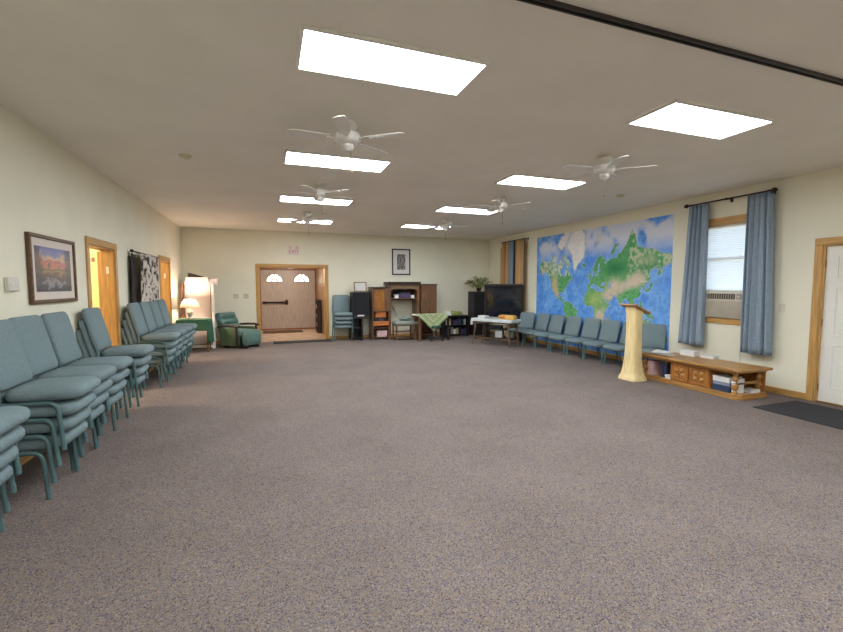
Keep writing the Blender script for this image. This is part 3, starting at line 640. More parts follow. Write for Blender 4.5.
# ------------------------------------------------------------------ world map mural
import numpy as np
LAND = {
 'na': [(-168,66),(-162,70),(-156,71.3),(-141,69.7),(-128,70),(-115,68.5),(-108,68),(-95,68.5),(-94,72),(-88,68.5),(-82,69.5),(-82,66.5),(-87,64.5),(-94,61),(-94,58.5),(-88,56.5),(-82,55),(-80,51.3),(-78.5,54.5),(-77,57.5),(-78,62.4),(-73,62.3),(-69.5,59),(-65,60),(-62,57),(-56,52.5),(-60,50),(-66,50),(-71,46.8),(-65,49),(-64.5,46.5),(-60.5,46.5),(-66,43.8),(-70,43.5),(-70,41.7),(-74,40.5),(-76,37),(-76,35),(-81,31.5),(-80,26),(-81.5,26),(-83,29.5),(-90,29.5),(-97,27.5),(-97.5,22),(-95,18.5),(-91,18.7),(-90.5,21),(-87,21.3),(-88.5,16),(-83.5,15.5),(-83.5,10.5),(-79.5,9.4),(-77.5,8.2),(-80,7.4),(-85.5,10.5),(-92,14.5),(-97,16),(-105.5,20),(-109,25.5),(-113,31),(-110,24),(-112,26),(-117,32.5),(-121,35),(-124.3,40.5),(-124,47),(-130,54.5),(-137,58.5),(-147,61),(-152,59.5),(-162,55),(-158,58.5),(-164,60),(-166,62)],
 'sa': [(-77.5,8.2),(-72,12),(-63,10.7),(-60,8.4),(-52,5),(-50,0),(-44,-2.5),(-35.2,-6),(-35.5,-9),(-39,-13.5),(-40,-20),(-42,-23),(-48,-26),(-49,-29),(-54,-34),(-57,-35.5),(-57.5,-38),(-62,-39),(-65,-42),(-66,-46),(-69,-51),(-68,-54.5),(-73,-53),(-75.5,-48),(-73.5,-40),(-71.5,-30),(-70.3,-18.5),(-76,-14),(-81,-6),(-80,-2),(-78,2)],
 'gr': [(-73,78),(-60,82),(-35,83.5),(-20,81.5),(-18,76),(-22,71),(-32,68),(-40,65),(-43.5,60),(-50,62),(-54,68),(-56,73),(-66,76)],
 'bi': [(-68,63),(-64,65.5),(-62,67),(-68,70),(-76,72.5),(-88,73.7),(-84,70.5),(-73,66),(-72,64)],
 'vi': [(-105,69.5),(-104,73),(-118,73),(-124,74),(-124,71.5),(-115,69)],
 'el': [(-90,76),(-62,82.5),(-75,83),(-95,81),(-105,78.5)],
 'ice': [(-24,65.5),(-22,64),(-18,63.4),(-13.8,65),(-16,66.4),(-21,66)],
 'eu': [(-9.3,37),(-9,43.3),(-1.5,43.4),(-1.5,46.5),(-4.5,48.4),(2,51),(5,53),(8.3,54),(8.2,57),(10.6,57.5),(10.5,54.5),(14,54),(19,54.5),(21.5,57),(24,59),(30,59.8),(23,60),(21.5,61.5),(25.3,65),(22,65.7),(17.3,61.5),(18.8,60),(16.5,56.5),(12.8,55.5),(11,59),(6.5,58),(5,61.5),(11,64.5),(15,68.3),(23,70.8),(31,70),(41,67),(33,66.5),(40,64.5),(44,66.5),(53,68.5),(60,69),(68,68.5),(67,72),(73,71),(80,73),(88,75.5),(98,80.5),(106,79),(112,74),(128,72.5),(140,72.5),(160,69.7),(170,69.5),(179.5,68.5),(179.5,65),(177,62.5),(164,60),(162,56),(156.5,51),(156,57),(163,62),(155,59.3),(143,59.3),(135.5,54.7),(140.5,51),(135,43.5),(130.5,42.5),(127.5,39.5),(129.3,36),(126.5,34.5),(125,39.5),(121.5,39),(118,39),(122,37),(119.5,35),(121.8,31),(119,25.8),(114,22.3),(108.5,21.5),(106,19),(109,13),(106.5,9),(103.5,11),(100.5,13.5),(99.5,9.5),(103.5,1.5),(101,3),(98,9),(97.5,16.5),(94,17),(91,22.5),(87,21.5),(82,16.5),(80,13),(77.5,8.2),(74.5,13),(72.7,20),(70,21),(67,25),(57,26),(51,28),(48.5,30),(52,24),(56.3,26),(59.8,22.5),(52,16),(43.5,12.7),(42.5,16.5),(38.5,22),(35,28),(34.3,31.3),(36,36.5),(27,37),(26.5,40),(29.5,41),(36,41.8),(41.5,41.5),(37,45),(39,47),(35,46),(33.5,44.6),(30.5,46.3),(28,43),(26,40.5),(23,40),(23.5,37.5),(21.5,37),(19.5,41.5),(13.5,45.5),(18.3,40),(16,38),(15.5,40),(9.5,44.3),(3.2,43),(-.3,39.5),(-2,36.8),(-5.6,36)],
 'uk': [(-5.5,50),(1.5,51.2),(1.5,52.7),(-1.8,56),(-2,57.6),(-5,58.5),(-5.5,56),(-3,54),(-4.5,52)],
 'ire': [(-10,52),(-6,52.2),(-6,54.5),(-8,55.2),(-10,54)],
 'nz1': [(52,71),(56,71),(69,76.5),(60,76),(54,73.5)],
 'sva': [(12,79.5),(17,76.8),(25,79),(22,80.5)],
 'af': [(-6,35.8),(10,37.3),(11,34),(20,31),(25,31.8),(32.5,31.2),(35,28),(37,21),(39,15.5),(43.2,11.5),(51,11.8),(47,4),(40,-3),(39.5,-9),(40.6,-15),(35,-20),(35.3,-24),(32.5,-28),(27.5,-33.5),(20,-34.8),(18.3,-33),(15,-26.5),(12,-17),(13.5,-9),(9,-1),(9.7,4),(5,5.8),(-3,5),(-8,4.4),(-13,8.5),(-17.3,14.7),(-16.5,20),(-13,27.5),(-9.7,30.5)],
 'mad': [(44,-25),(47,-25),(50,-15.5),(49,-12),(44.3,-17)],
 'aus': [(113.8,-22),(115.5,-34),(118.5,-35),(124,-33.5),(131,-31.5),(135.5,-34.8),(138.5,-35),(141,-38.3),(146.5,-39),(150,-37.3),(153.3,-30),(152.5,-25),(146.3,-19),(142.5,-10.8),(140.5,-17.5),(136,-15),(136.8,-12),(131,-11.8),(128.5,-15),(122,-18)],
 'jp': [(130,31.5),(136,33.6),(140.5,35.3),(142,39.5),(145,43.5),(141.8,45.3),(140,41),(138,37.3),(132.5,35.3)],
 'bo': [(109,1),(113,3),(117,7),(119,5),(117.5,1),(116,-4),(110.5,-3)],
 'su': [(95.5,5.5),(104,-2),(106,-6),(102,-4)],
 'ja': [(105.5,-6.3),(114.5,-7.5),(114.5,-8.6),(106.5,-7.3)],
 'su2': [(119.5,-5.5),(121,-1),(125,1.5),(120.5,1),(122,-5)],
 'ng': [(131,-.8),(138,-1.6),(147.5,-6),(150.5,-10.5),(143,-9),(138,-8),(133,-4)],
 'ph': [(120,18.5),(122.3,18),(124,12.5),(126,7),(122.5,8),(120.3,14)],
 'nz': [(173,-34.5),(178.3,-38),(175,-41.5),(171,-44.5),(169,-46.6),(167,-45.5),(172.5,-41),(174.5,-39)],
 'nf': [(-59,47.8),(-53,46.8),(-55.5,51.3)], 'cu': [(-85,22),(-80,23),(-74.5,20.2),(-78,20)], 'sl': [(80,9.5),(81.8,7),(80,6)],
 'ant': [(-180,-78),(-150,-77),(-100,-73),(-75,-72),(-60,-63.5),(-58,-72),(-30,-78),(0,-70),(50,-67),(110,-66),(150,-68.5),(170,-72),(180,-78),(180,-85),(-180,-85)],
}
merc = lambda la: math.log(math.tan(math.pi/4+math.radians(la)/2))
MY0, MY1, MZ0, MZ1 = 5.66, 9.71, .10, 2.80; ZE = 1.03; SC = 4.05/(2*PI)
NU, NV = 460, 307
lon = (np.arange(NU+1)/NU*360-180)[:, None].repeat(NV+1, 1)
zz = (MZ0+np.arange(NV+1)/NV*(MZ1-MZ0))[None, :].repeat(NU+1, 0)
lat = np.degrees(2*np.arctan(np.exp((zz-ZE)/SC))-PI/2)
def nz_(f, seed, oct=3):
    out = np.zeros(lon.shape); 
    rng = np.random.RandomState(seed)
    for o in range(oct):
        k = f*2**o; G = rng.rand(int(k*1.5)+3, k+3)
        u = (lon+180)/360*k*1.5; v = (zz-MZ0)/(MZ1-MZ0)*k
        i = u.astype(int); j = v.astype(int); a = u-i; c = v-j; a = a*a*(3-2*a); c = c*c*(3-2*c)
        out += ((G[i, j]*(1-a)+G[i+1, j]*a)*(1-c)+(G[i, j+1]*(1-a)+G[i+1, j+1]*a)*c)/2**o
    return out/sum(1/2**o for o in range(oct))
wl = lon+(nz_(60, 1, 3)-.5)*5; wv = zz+(nz_(60, 2, 3)-.5)*.045
def inside(poly, X, Y):
    r = np.zeros(X.shape, bool); n = len(poly)
    P = [(a, ZE+SC*merc(max(-84, b))) for a, b in poly]
    for i in range(n):
        x0, y0 = P[i]; x1, y1 = P[(i+1) % n]
        if y0 == y1: continue
        r ^= ((y0 > Y) != (y1 > Y)) & (X < (x1-x0)*(Y-y0)/(y1-y0)+x0)
    return r
land = np.zeros(lon.shape, bool); L_ = {}
for k_, p in LAND.items(): L_[k_] = inside(p, wl, wv); land |= L_[k_]
land &= ~((lon > 48) & (lon < 54) & (lat > 37) & (lat < 46))
def lin(c): return np.array(srgb(*c)[:3])
n1 = nz_(14, 5, 4)[..., None]; n2 = nz_(50, 6, 3)[..., None]; n3 = nz_(8, 7, 3)[..., None]
sea = lin((44, 132, 238))*(1-n1)+lin((146, 202, 250))*n1
st = np.clip((n2-.42)*4, 0, 1); sea = sea*(1-st*.35)+lin((40, 98, 190))*st*.35
# pale shelves around land
sh = land.astype(float)
for _ in range(14):
    q = np.pad(sh, 1, mode='edge'); sh = (q[1:-1, 1:-1]+q[:-2, 1:-1]+q[2:, 1:-1]+q[1:-1, :-2]+q[1:-1, 2:])/5
sh = np.clip(sh*2.0, 0, 1)[..., None]*.75
sea = sea*(1-sh)+lin((186, 208, 226))*sh
def blend(base, col, w): w = np.clip(w, 0, 1); w = w if w.ndim == 3 else w[..., None]; return base*(1-w)+lin(col)*w
la = lat[..., None]; lo_ = lon[..., None]
polar = np.clip((la-70)/8, 0, 1)*np.clip((n3-.34)*5, 0, 1)
sea = blend(sea, (222, 224, 238), polar*1.0)
gcol = lin((44, 156, 88))*(1-n2)+lin((128, 190, 120))*n2
def bump(lo0, la0, sx, sy): return np.exp(-((lo_-lo0)/sx)**2-((la-la0)/sy)**2)
col = gcol
tl = np.clip(((lo_-44)*72+(la-26)*24)/(72*72+24*24), 0, 1); dl = np.sqrt(((lo_-44-72*tl)/13)**2+((la-26-24*tl)/6.5)**2)
col = blend(col, (222, 200, 180), np.clip(1.5-dl, 0, 1)*(.6+.6*n1))
col = blend(col, (206, 206, 176), np.clip((n2-.5)*5, 0, .8)*((lo_ > 92) & (la > 45)))
col = blend(col, (214, 216, 208), np.clip((n2-.42)*5, 0, .85)*((lo_ < -60) & (la > 55)))
col = blend(col, (30, 132, 74), 1.1*bump(62, 60, 28, 8)+.6*bump(135, 60, 25, 4))
col = blend(col, (222, 204, 176), 1.5*bump(52, 27, 14, 9)+1.2*bump(110, 47, 14, 7)+1.0*bump(62, 42, 16, 8)+.9*bump(128, 66, 18, 4)*n1*1.4+1.6*bump(30, -15, 14, 16)*n1*1.8)
col = blend(col, (206, 190, 150), 1.5*bump(-112, 42, 9, 14)+1.3*bump(-103, 26, 6, 8)+.8*bump(-68, -35, 4, 16)+.7*bump(-148, 64, 14, 4))
col = blend(col, (176, 198, 116), .9*bump(12, 18, 24, 14)*(n1+.4))
col = blend(col, (214, 186, 140), 1.4*bump(130, -25, 12, 7))
col = blend(col, (224, 222, 226), np.clip((la-74)/5, 0, 1)*(lo_ < 60)+.8*bump(-95, 70, 30, 6)*n1*1.6)
col = blend(col, (246, 240, 238), (L_['gr'] | L_['ant'] | L_['el'])[..., None]*.95)
cols = np.where(land[..., None], col*(.88+.24*n2), sea)
# thin dotted coast darkening is ink on the print
edge = land ^ np.roll(land, 1, 0) | (land ^ np.roll(land, 1, 1))
cols = np.where(edge[..., None], cols*.72, cols)
co = np.empty(((NU+1), (NV+1), 3)); 
fl_ = np.arange(NU+1)/NU; dxw = .004*np.sin(fl_*PI*8)
co[..., 0] = XR-.006+0*dxw[:, None]; co[..., 1] = MY1-(lon+180)/360*(MY1-MY0); co[..., 2] = zz
idx = np.arange((NU+1)*(NV+1)).reshape(NU+1, NV+1)
F = np.stack([idx[:-1, :-1], idx[1:, :-1], idx[1:, 1:], idx[:-1, 1:]], -1).reshape(-1, 4)
me = bpy.data.meshes.new('world_map')
me.vertices.add(idx.size); me.vertices.foreach_set('co', co.reshape(-1)-np.tile([XR, 7.685, 0], idx.size))
me.loops.add(F.size); me.loops.foreach_set('vertex_index', F.reshape(-1)); me.polygons.add(len(F))
me.polygons.foreach_set('loop_start', np.arange(len(F))*4); me.update(calc_edges=True); me.validate()
at = me.color_attributes.new('Print', 'FLOAT_COLOR', 'POINT')
at.data.foreach_set('color', np.concatenate([cols, np.ones(cols.shape[:2]+(1,))], -1).reshape(-1))
mm = mat('map_print', (255, 255, 255), .55); nt = mm.node_tree; a_ = nt.nodes.new('ShaderNodeAttribute'); a_.attribute_name = 'Print'
nt.links.new(a_.outputs['Color'], nt.nodes['Principled BSDF'].inputs['Base Color'])
me.materials.append(mm)
t = thing('world_map', 'huge blue and green world map covering the right wall behind the chairs', 'map', (XR, 7.685, 0))
o = bpy.data.objects.new('printed_sheet', me); C.objects.link(o); o.parent = t
bm = new(); box(bm, -.0055, 0, MY0-7.685, MY1-7.685, MZ0, MZ1); obj('backing', bm, M['paper'], t, smooth=False)

# ------------------------------------------------------------------ curtains
def curtain(name, label, y0, y1, z0, z1, xc, folds, amp, m, flare=0, ph=0, lean=0):
    bm = new()
    def f(u, v):
        yc = (y0+y1)/2+lean*(1-v); w = (y1-y0)/2*(1+flare*(1-v))
        a = amp*(.75+.45*(1-v))
        x = xc + a*math.sin(u*folds*2*PI+ph+.5*math.sin(3*v+u*7)) + .35*a*math.sin(u*folds*4.6*PI+1.3)
        return (x, yc-w+2*w*u+.35*a*math.cos(u*folds*2*PI+ph), z0+(z1-z0)*v+.006*math.sin(u*9)*(1-v))
    sheet(bm, f, 90, 24)
    return obj(name, bm, m, solid=.004)
tag(curtain('blue_curtain', '', 4.00, 4.36, .54, 2.85, 6.67, 4.5, .038, M['curtain'], .16, .3, -.05), 'long blue curtain on the near side of the window, toward the white door', 'curtain', 'blue curtains')
tag(curtain('blue_curtain', '', 4.95, 5.25, .55, 2.85, 6.67, 3.6, .038, M['curtain'], .32, 1.2, .05), 'long blue curtain on the far side of the window, beside the map', 'curtain', 'blue curtains')
t = thing('curtain_rod', 'dark bronze curtain rod with ball ends above the blue curtains', 'curtain rod', (6.67, 4.665, 2.865))
bm = new(); tube(bm, [(0, -.625, 0), (0, .625, 0)], .012, 10); obj('pole', bm, M['dmetal'], t)
for s in (-1, 1):
    bm = new(); lathe(bm, [(.001, 0), (.022, .004), (.034, .03), (.03, .05), (.015, .06), (.02, .07), (.001, .075)], 14, mtx=Tm(0, s*.625, 0) @ R(-s*PI/2, 'X')); obj('finial', bm, M['dmetal'], t)
for y in (-.59, .0, .59):
    bm = new(); box(bm, .0, .13, y-.006, y+.006, -.006, .006); box(bm, .122, .13, y-.02, y+.02, -.04, .03); tube(bm, [(0, y-.012, 0), (0, y+.012, 0)], .018, 10); obj('bracket', bm, M['dmetal'], t)
tag(curtain('striped_curtain', '', 11.38, 10.13, .55, 2.82, 6.70, 9, .018, M['striped'], .03), 'orange, brown and blue striped curtain over the far window behind the television', 'curtain')
t = thing('curtain_rod', 'thin dark rod holding the striped curtain at the far window', 'curtain rod', (6.70, 10.76, 2.832))
bm = new(); tube(bm, [(0, -.66, 0), (0, .66, 0)], .013, 8); obj('pole', bm, M['dmetal'], t)
for y in (-.62, .62):
    bm = new(); box(bm, 0, .1, y-.006, y+.006, -.006, .006); box(bm, .092, .1, y-.02, y+.02, -.03, .03); obj('bracket', bm, M['dmetal'], t)
# air conditioner
t = thing('air_conditioner', 'beige window air conditioner below the pleated shade', 'air conditioner', (XR, 4.63, 1.025))
bm = new(); box(bm, -.06, .35, -.345, .345, 0, .425); obj('casing', bm, M['tan_panel'], t, bevel=.01)
bm = new(); box(bm, -.075, -.06, -.325, .325, .02, .27)
for k in range(16): box(bm, -.082, -.074, -.315, .315, .03+k*.0145, .037+k*.0145)
obj('intake_grille', bm, M['grille'], t)
bm = new(); box(bm, -.068, -.059, -.12, .315, .30, .385); obj('vent_recess', bm, mat('vent_dark', (70, 64, 58), .6, var=.05), t)
for k in range(12):
    y = -.105+k*.036; bm = new(); box(bm, -.078, -.066, y, y+.007, .305, .38); obj('vent_louver', bm, M['grille'], t)
bm = new(); box(bm, -.068, -.059, -.315, -.15, .30, .385); pn = obj('control_panel', bm, mat('panel_grey', (160, 150, 136), .4, var=.03), t)
for y in (-.27, -.19):
    bm = new(); lathe(bm, [(.001, 0), (.018, 0), (.016, .014), (.001, .015)], 16, mtx=Tm(-.068, y, .342) @ R(-PI/2, 'Y')); obj('knob', bm, M['white'], pn)
bm = new(); tube(bm, [(XR-.03, 4.42, 1.0), (XR-.02, 4.42, .8), (XR-.012, 4.43, .5), (XR-.012, 4.40, .3)], .005, 6); tag(obj('power_cord', bm, M['switch']), 'thin pale power cord hanging down the wall from the air conditioner', 'cord')

# ------------------------------------------------------------------ bench (media console)
BX, BY = 6.17, 4.60
t = thing('media_console', 'long low oak console with carved doors under the window', 'cabinet', (BX, BY, 0))
bm = new(); prism(bm, [(-.31, -.72), (-.24, -.80), (.28, -.80), (.28, .82), (-.24, .82), (-.31, .76)], 0, .035); prism(bm, [(-.30, -.70), (-.23, -.785), (.27, -.785), (.27, .81), (-.23, .81), (-.30, .75)], .035, .07); obj('plinth', bm, M['benchoak'], t, bevel=.006)
bm = new(); prism(bm, [(-.36, -.80), (-.32, -.84), (.28, -.84), (.28, .86), (-.32, .86), (-.36, .82)], .385, .42); prism(bm, [(-.31, -.76), (.30, -.76), (.30, .80), (-.31, .80)], .35, .385); obj('top', bm, M['benchoak'], t, bevel=.006)
bm = new(); box(bm, -.27, .27, -.37, .26, .07, .35); cc = obj('cabinet_box', bm, M['benchdark'], t)
for y0, y1 in ((-.355, -.065), (-.045, .245)):
    bm = new(); x = -.272
    box(bm, x-.014, x, y0, y1, .085, .335); box(bm, x-.022, x-.012, y0, y1, .085, .115); box(bm, x-.022, x-.012, y0, y1, .305, .335); box(bm, x-.022, x-.012, y0, y0+.03, .115, .305); box(bm, x-.022, x-.012, y1-.03, y1, .115, .305)
    yc = (y0+y1)/2; dr = obj('door', bm, M['benchdark'], t, bevel=.003)
    for sy in (-1, 1):
        for sz in (-1, 1):
            bm = new(); cy = yc+sy*.048; cz = .21+sz*.046
            lathe(bm, [(.040, 0), (.040, .006), (.026, .012), (.012, .018), (.001, .02)], 4, a0=PI/4, mtx=Tm(x-.012, cy, cz) @ R(-PI/2, 'Y')); obj('carved_panel', bm, M['benchoak'], dr)
    bm = new(); lathe(bm, [(.001, 0), (.008, 0), (.016, .018), (.001, .024)], 12, mtx=Tm(x-.02, yc, .21) @ R(-PI/2, 'Y')); obj('knob', bm, M['brass'], dr)
bm = new(); box(bm, .25, .27, -.76, .79, .07, .35); obj('back_panel', bm, M['benchdark'], t)
for (px, py) in ((-.25, -.70), (.22, -.70), (-.25, .74), (.22, .74)):
    bm = new(); lathe(bm, [(.035, .07), (.035, .095), (.02, .11), (.042, .15), (.045, .18), (.02, .205), (.028, .22), (.02, .235), (.042, .27), (.038, .30), (.022, .325), (.035, .335), (.035, .35)], 16, (px, py, 0)); obj('turned_post', bm, M['benchoak'], t)
bm = new(); box(bm, -.23, .21, -.715, -.695, .19, .23); obj('rail', bm, M['benchoak'], t, bevel=.004)
# contents
def book(name, label, x0, x1, y0, y1, z0, z1, m, cat='book', group=None, rz=0):
    """book or carton with a separate page block when it is a book"""
    cx, cy = (x0+x1)/2, (y0+y1)/2
    t = thing(name, label, cat, (cx, cy, z0), rz, group); w, d, h = x1-x0, y1-y0, z1-z0
    bm = new()
    if cat == 'book':
        e = min(w, d, h)*.15
        if h <= w and h <= d: box(bm, -w/2, w/2, -d/2, d/2, 0, e); box(bm, -w/2, w/2, -d/2, d/2, h-e, h); box(bm, w/2-e, w/2, -d/2, d/2, e, h-e)
        elif d <= w: box(bm, -w/2, w/2, -d/2, -d/2+e, 0, h); box(bm, -w/2, w/2, d/2-e, d/2, 0, h); box(bm, -w/2, -w/2+e, -d/2+e, d/2-e, 0, h)
        else: box(bm, -w/2, -w/2+e, -d/2, d/2, 0, h); box(bm, w/2-e, w/2, -d/2, d/2, 0, h); box(bm, -w/2+e, w/2-e, -d/2, -d/2+e, 0, h)
        obj('cover', bm, m, t, bevel=.001)
        bm = new(); q = e*1.02
        if h <= w and h <= d: box(bm, -w/2+e, w/2-q, -d/2+e, d/2-e, e, h-e)
        elif d <= w: box(bm, -w/2+q, w/2-e, -d/2+e, d/2-e, e, h-e)
        else: box(bm, -w/2+e, w/2-e, -d/2+q, d/2-e, e, h-e)
        obj('pages', bm, M['paper'], t)
    else:
        box(bm, -w/2, w/2, -d/2, d/2, 0, h*.72); obj('body', bm, m, t, bevel=.003)
        bm = new(); box(bm, -w/2-.003, w/2+.003, -d/2-.003, d/2+.003, h*.72, h); obj('lid', bm, m, t, bevel=.003)
    return t
book('navy_box', 'dark blue patterned box at the bottom of the console right bay', 5.91, 6.2, 3.96, 4.20, .071, .155, M['navy'], 'box')
book('grey_box', 'flat grey box lying on the dark blue box in the console', 5.92, 6.18, 3.97, 4.2, .156, .20, mat('lilac_grey', (150, 152, 172), .6, var=.05), 'box')
book('white_box', 'white box, topmost in the console right bay', 5.91, 6.16, 3.97, 4.2, .201, .275, M['paper'], 'box')
book('white_binder', 'white binder standing upright at the right end of the console', 5.9, 6.08, 3.885, 3.93, .071, .27, M['paper'], 'binder')
book('white_booklet', 'white booklet lying at the open right end of the console', 6.16, 6.34, 3.84, 4.0, .071, .11, M['paper'], 'book')
book('navy_book', 'dark blue book standing upright in the console left bay', 5.95, 6.15, 4.98, 5.03, .071, .28, M['navy'])
book('navy_book', 'second dark blue book standing beside the first in the left bay', 5.95, 6.15, 5.04, 5.08, .071, .27, M['purple'])
book('small_white_box', 'small white box at the front of the console left bay', 5.9, 6.02, 4.87, 4.96, .071, .13, M['paper'], 'box')
book('pink_box', 'pinkish white box in the left end of the console', 5.92, 6.1, 5.2, 5.31, .071, .30, M['pink'], 'box')
# paper heap, tissue box on top
t = thing('paper_stack', 'untidy white papers lying on the console near the lectern', 'papers', (5.98, 5.10, .421), .3)
for k in range(5):
    bm = new(); a = random.uniform(-.3, .3); dx, dy = random.uniform(-.03, .03), random.uniform(-.03, .03)
    sheet(bm, lambda u, v: ((u-.5)*.22, (v-.5)*.28, .003+k*.012+.012*math.sin(u*4+k)*v), 8, 8); bmesh.ops.transform(bm, matrix=Tm(dx, dy, 0) @ R(a), verts=bm.verts); obj('sheet', bm, M['paper'], t, solid=.003)
book('tissue_box', 'white box at the back of the console under the blue curtain', 6.28, 6.42, 4.78, 5.02, .421, .50, M['paper'], 'box')
book('white_carton', 'low white carton on the console at the wall between the curtains', 6.32, 6.44, 4.50, 4.72, .421, .47, M['paper'], 'box')

# ------------------------------------------------------------------ lectern
t = thing('lectern', 'pale maple column lectern with slanted brown reading top', 'lectern', (5.61, 5.32, 0), 0)
bm = new()
def loft(bm, secs, n=28):
    rings = []
    for z, a, b_, e in secs:
        ring = []
        for k in range(n):
            th = 2*PI*k/n; c, s = math.cos(th), math.sin(th)
            ring.append(bm.verts.new((a*math.copysign(abs(c)**e, c), b_*math.copysign(abs(s)**e, s), z)))
        rings.append(ring)
    for p, q in zip(rings, rings[1:]):
        for k in range(n): bm.faces.new((p[k], p[(k+1) % n], q[(k+1) % n], q[k]))
    bm.faces.new(rings[0][::-1]); bm.faces.new(rings[-1])
loft(bm, [(.10, .135, .15, .45), (.16, .125, .14, .45), (.35, .102, .115, .45), (.8, .088, .104, .45), (1.06, .09, .106, .45), (1.13, .092, .11, .45)]); obj('column', bm, M['lectern'], t)
bm = new(); loft(bm, [(0, .165, .18, .4), (.035, .165, .18, .4), (.05, .155, .17, .4), (.10, .137, .152, .45)]); obj('foot', bm, M['lectern'], t)
sl = Tm(0, 0, 1.165) @ R(math.radians(25), 'Y')
bm = new(); box(bm, -.16, .18, -.165, .165, -.012, .016, sl); tp = obj('reading_top', bm, M['lectop'], t, bevel=.004)
bm = new(); box(bm, .165, .18, -.165, .165, .016, .035, sl); obj('book_ledge', bm, M['lectop'], tp, bevel=.003)
bm = new(); prism(bm, [(-.088, 1.10), (.088, 1.08), (.088, 1.115), (-.088, 1.195)], -.10, .10, 'y'); obj('neck', bm, M['lectern'], t)

# ------------------------------------------------------------------ far wall furniture
# black cabinet speaker on stand + leaning photo
t = thing('black_stand', 'black open stand beside the far chair stack', 'stand', (2.45, 12.0, 0))
for bb_ in ((-.24, -.20, -.2, .2, 0, .62), (.03, .07, -.2, .2, 0, .62)):
    bm = new(); box(bm, *bb_); obj('side', bm, M['blackwood'], t)
bm = new(); box(bm, -.20, .03, .17, .19, .04, .62); obj('back', bm, M['blackwood'], t)
bm = new(); box(bm, -.25, .27, -.22, .22, .62, .66); obj('top', bm, M['blackwood'], t, bevel=.004)
for bb_ in ((-.2, .03, -.18, .18, .04, .07), (-.2, .03, -.18, .18, .34, .36)):
    bm = new(); box(bm, *bb_); obj('shelf', bm, M['blackwood'], t)
t = thing('speaker_cabinet', 'black boxy speaker cabinet on the stand beside the far stack', 'speaker', (2.47, 12.0, .66))
bm = new(); box(bm, -.24, .24, -.18, .2, .0, .70); obj('enclosure', bm, M['black'], t, bevel=.01)
bm = new(); box(bm, -.22, .22, -.192, -.18, .05, .68); obj('grille_cloth', bm, mat('grille_black', (26, 27, 31), .9, var=.15, scale=60), t, bevel=.003)
bm = new(); box(bm, -.1, .09, -.198, -.19, .02, .06); obj('badge', bm, M['paper'], t)
framed('framed_photo', 'small framed white picture leaning on top of the black speaker cabinet', (2.49, 12.0, 1.505), 0, .36, .28, .025, .03, M['cab'], M['whitephoto'], .02, tilt=-.12)
# entertainment centre: left tower, bridge, right tower
def tower(name, label, x0, x1, ztop, z_glass0, right=False):
    t = thing(name, label, 'cabinet', ((x0+x1)/2, 12.05, 0)); w = (x1-x0)/2
    for bb_ in ((-w, -w+.03, -.24, .24, 0, ztop), (w-.03, w, -.24, .24, 0, ztop)):
        bm = new(); box(bm, *bb_); obj('side', bm, M['cab'], t, bevel=.003)
    bm = new(); box(bm, -w-.01, w+.02, -.26, .24, ztop, ztop+.03); obj('crown', bm, M['cabdark'], t, bevel=.006)
    bm = new(); box(bm, -w+.03, w-.03, .22, .235, .03, ztop); obj('back', bm, M['cab'], t)
    return t, w
t, w = tower('glass_cabinet', 'tall brown cabinet with glass door, left part of the wall unit', 2.80, 3.30, 1.47, .8)
bm = new(); 
bm.free()
for z in (.05, .32, .50, .80, 1.12):
    bm = new(); box(bm, -w+.03, w-.03, -.22, .22, z, z+.02); obj('shelf', bm, M['cab'], t)
bm = new(); box(bm, -w+.03, w-.03, -.245, -.225, .40, .52); dr = obj('drawer', bm, M['caborange'], t, bevel=.004)
bm = new(); lathe(bm, [(.001, 0), (.01, 0), (.014, .02), (.001, .025)], 10, mtx=Tm(0, -.245, .46) @ R(PI/2, 'X')); obj('knob', bm, M['brass'], dr)
bm = new(); a, b2, z0, z1 = -w+.035, w-.12, .80, 1.45
box(bm, a, a+.035, -.25, -.23, z0, z1); box(bm, b2-.035, b2, -.25, -.23, z0, z1); box(bm, a+.035, b2-.035, -.25, -.23, z0, z0+.035); box(bm, a+.035, b2-.035, -.25, -.23, z1-.035, z1); gd = obj('glass_door', bm, M['cab'], t, bevel=.003)
bm = new(); box(bm, a+.035, b2-.035, -.242, -.238, z0+.035, z1-.035); obj('pane', bm, M['amber'], gd, smooth=False)
bm = new(); box(bm, b2+.002, w-.03, -.245, -.23, .80, 1.47); obj('stile', bm, M['cab'], t)
book('wooden_box', 'small tan wooden box on the open shelf of the left cabinet', 2.90, 3.20, 11.86, 12.1, .655, .80-.02, M['caborange'], 'box')
for k in range(6):
    book('small_book', 'small dark book, %s in the short row under the tan box' % ['leftmost', 'second from left', 'third from left', 'third from right', 'second from right', 'rightmost'][k], 2.88+k*.055, 2.925+k*.055, 11.88, 12.02, .521, .63, [M['navy'], M['black'], M['purple'], M['cab'], M['navy'], M['black']][k], 'book', 'small books in the left cabinet')
bm = new(); box(bm, 2.87, 3.23, 11.85, 12.1, .634, .652); tag(obj('thin_board', bm, M['caborange'], bevel=.002), 'thin wooden board lying over the small books in the left cabinet', 'board')
book('pale_box', 'pale pinkish box on the bottom shelf of the left cabinet', 2.94, 3.24, 11.88, 12.1, .071, .25, M['pink'], 'box')
t = thing('bridge_shelf', 'middle bridge of the wall unit with dark crown and open shelf', 'cabinet', (3.80, 12.05, 0))
bm = new(); box(bm, -.52, .42, -.27, .24, 1.55, 1.59); prism(bm, [(-.27, 1.59), (-.31, 1.65), (.24, 1.65), (.24, 1.59)], -.55, .44, 'x'); obj('crown', bm, M['cabdark'], t, bevel=.006)
for x0, x1 in ((-.50, -.45), (.34, .42)):
    bm = new(); box(bm, x0, x1, -.22, .22, 0, 1.55); obj('side', bm, M['cab'], t, bevel=.003)
bm = new(); box(bm, -.45, .34, -.22, .22, 1.15, 1.175); obj('shelf', bm, M['cab'], t)
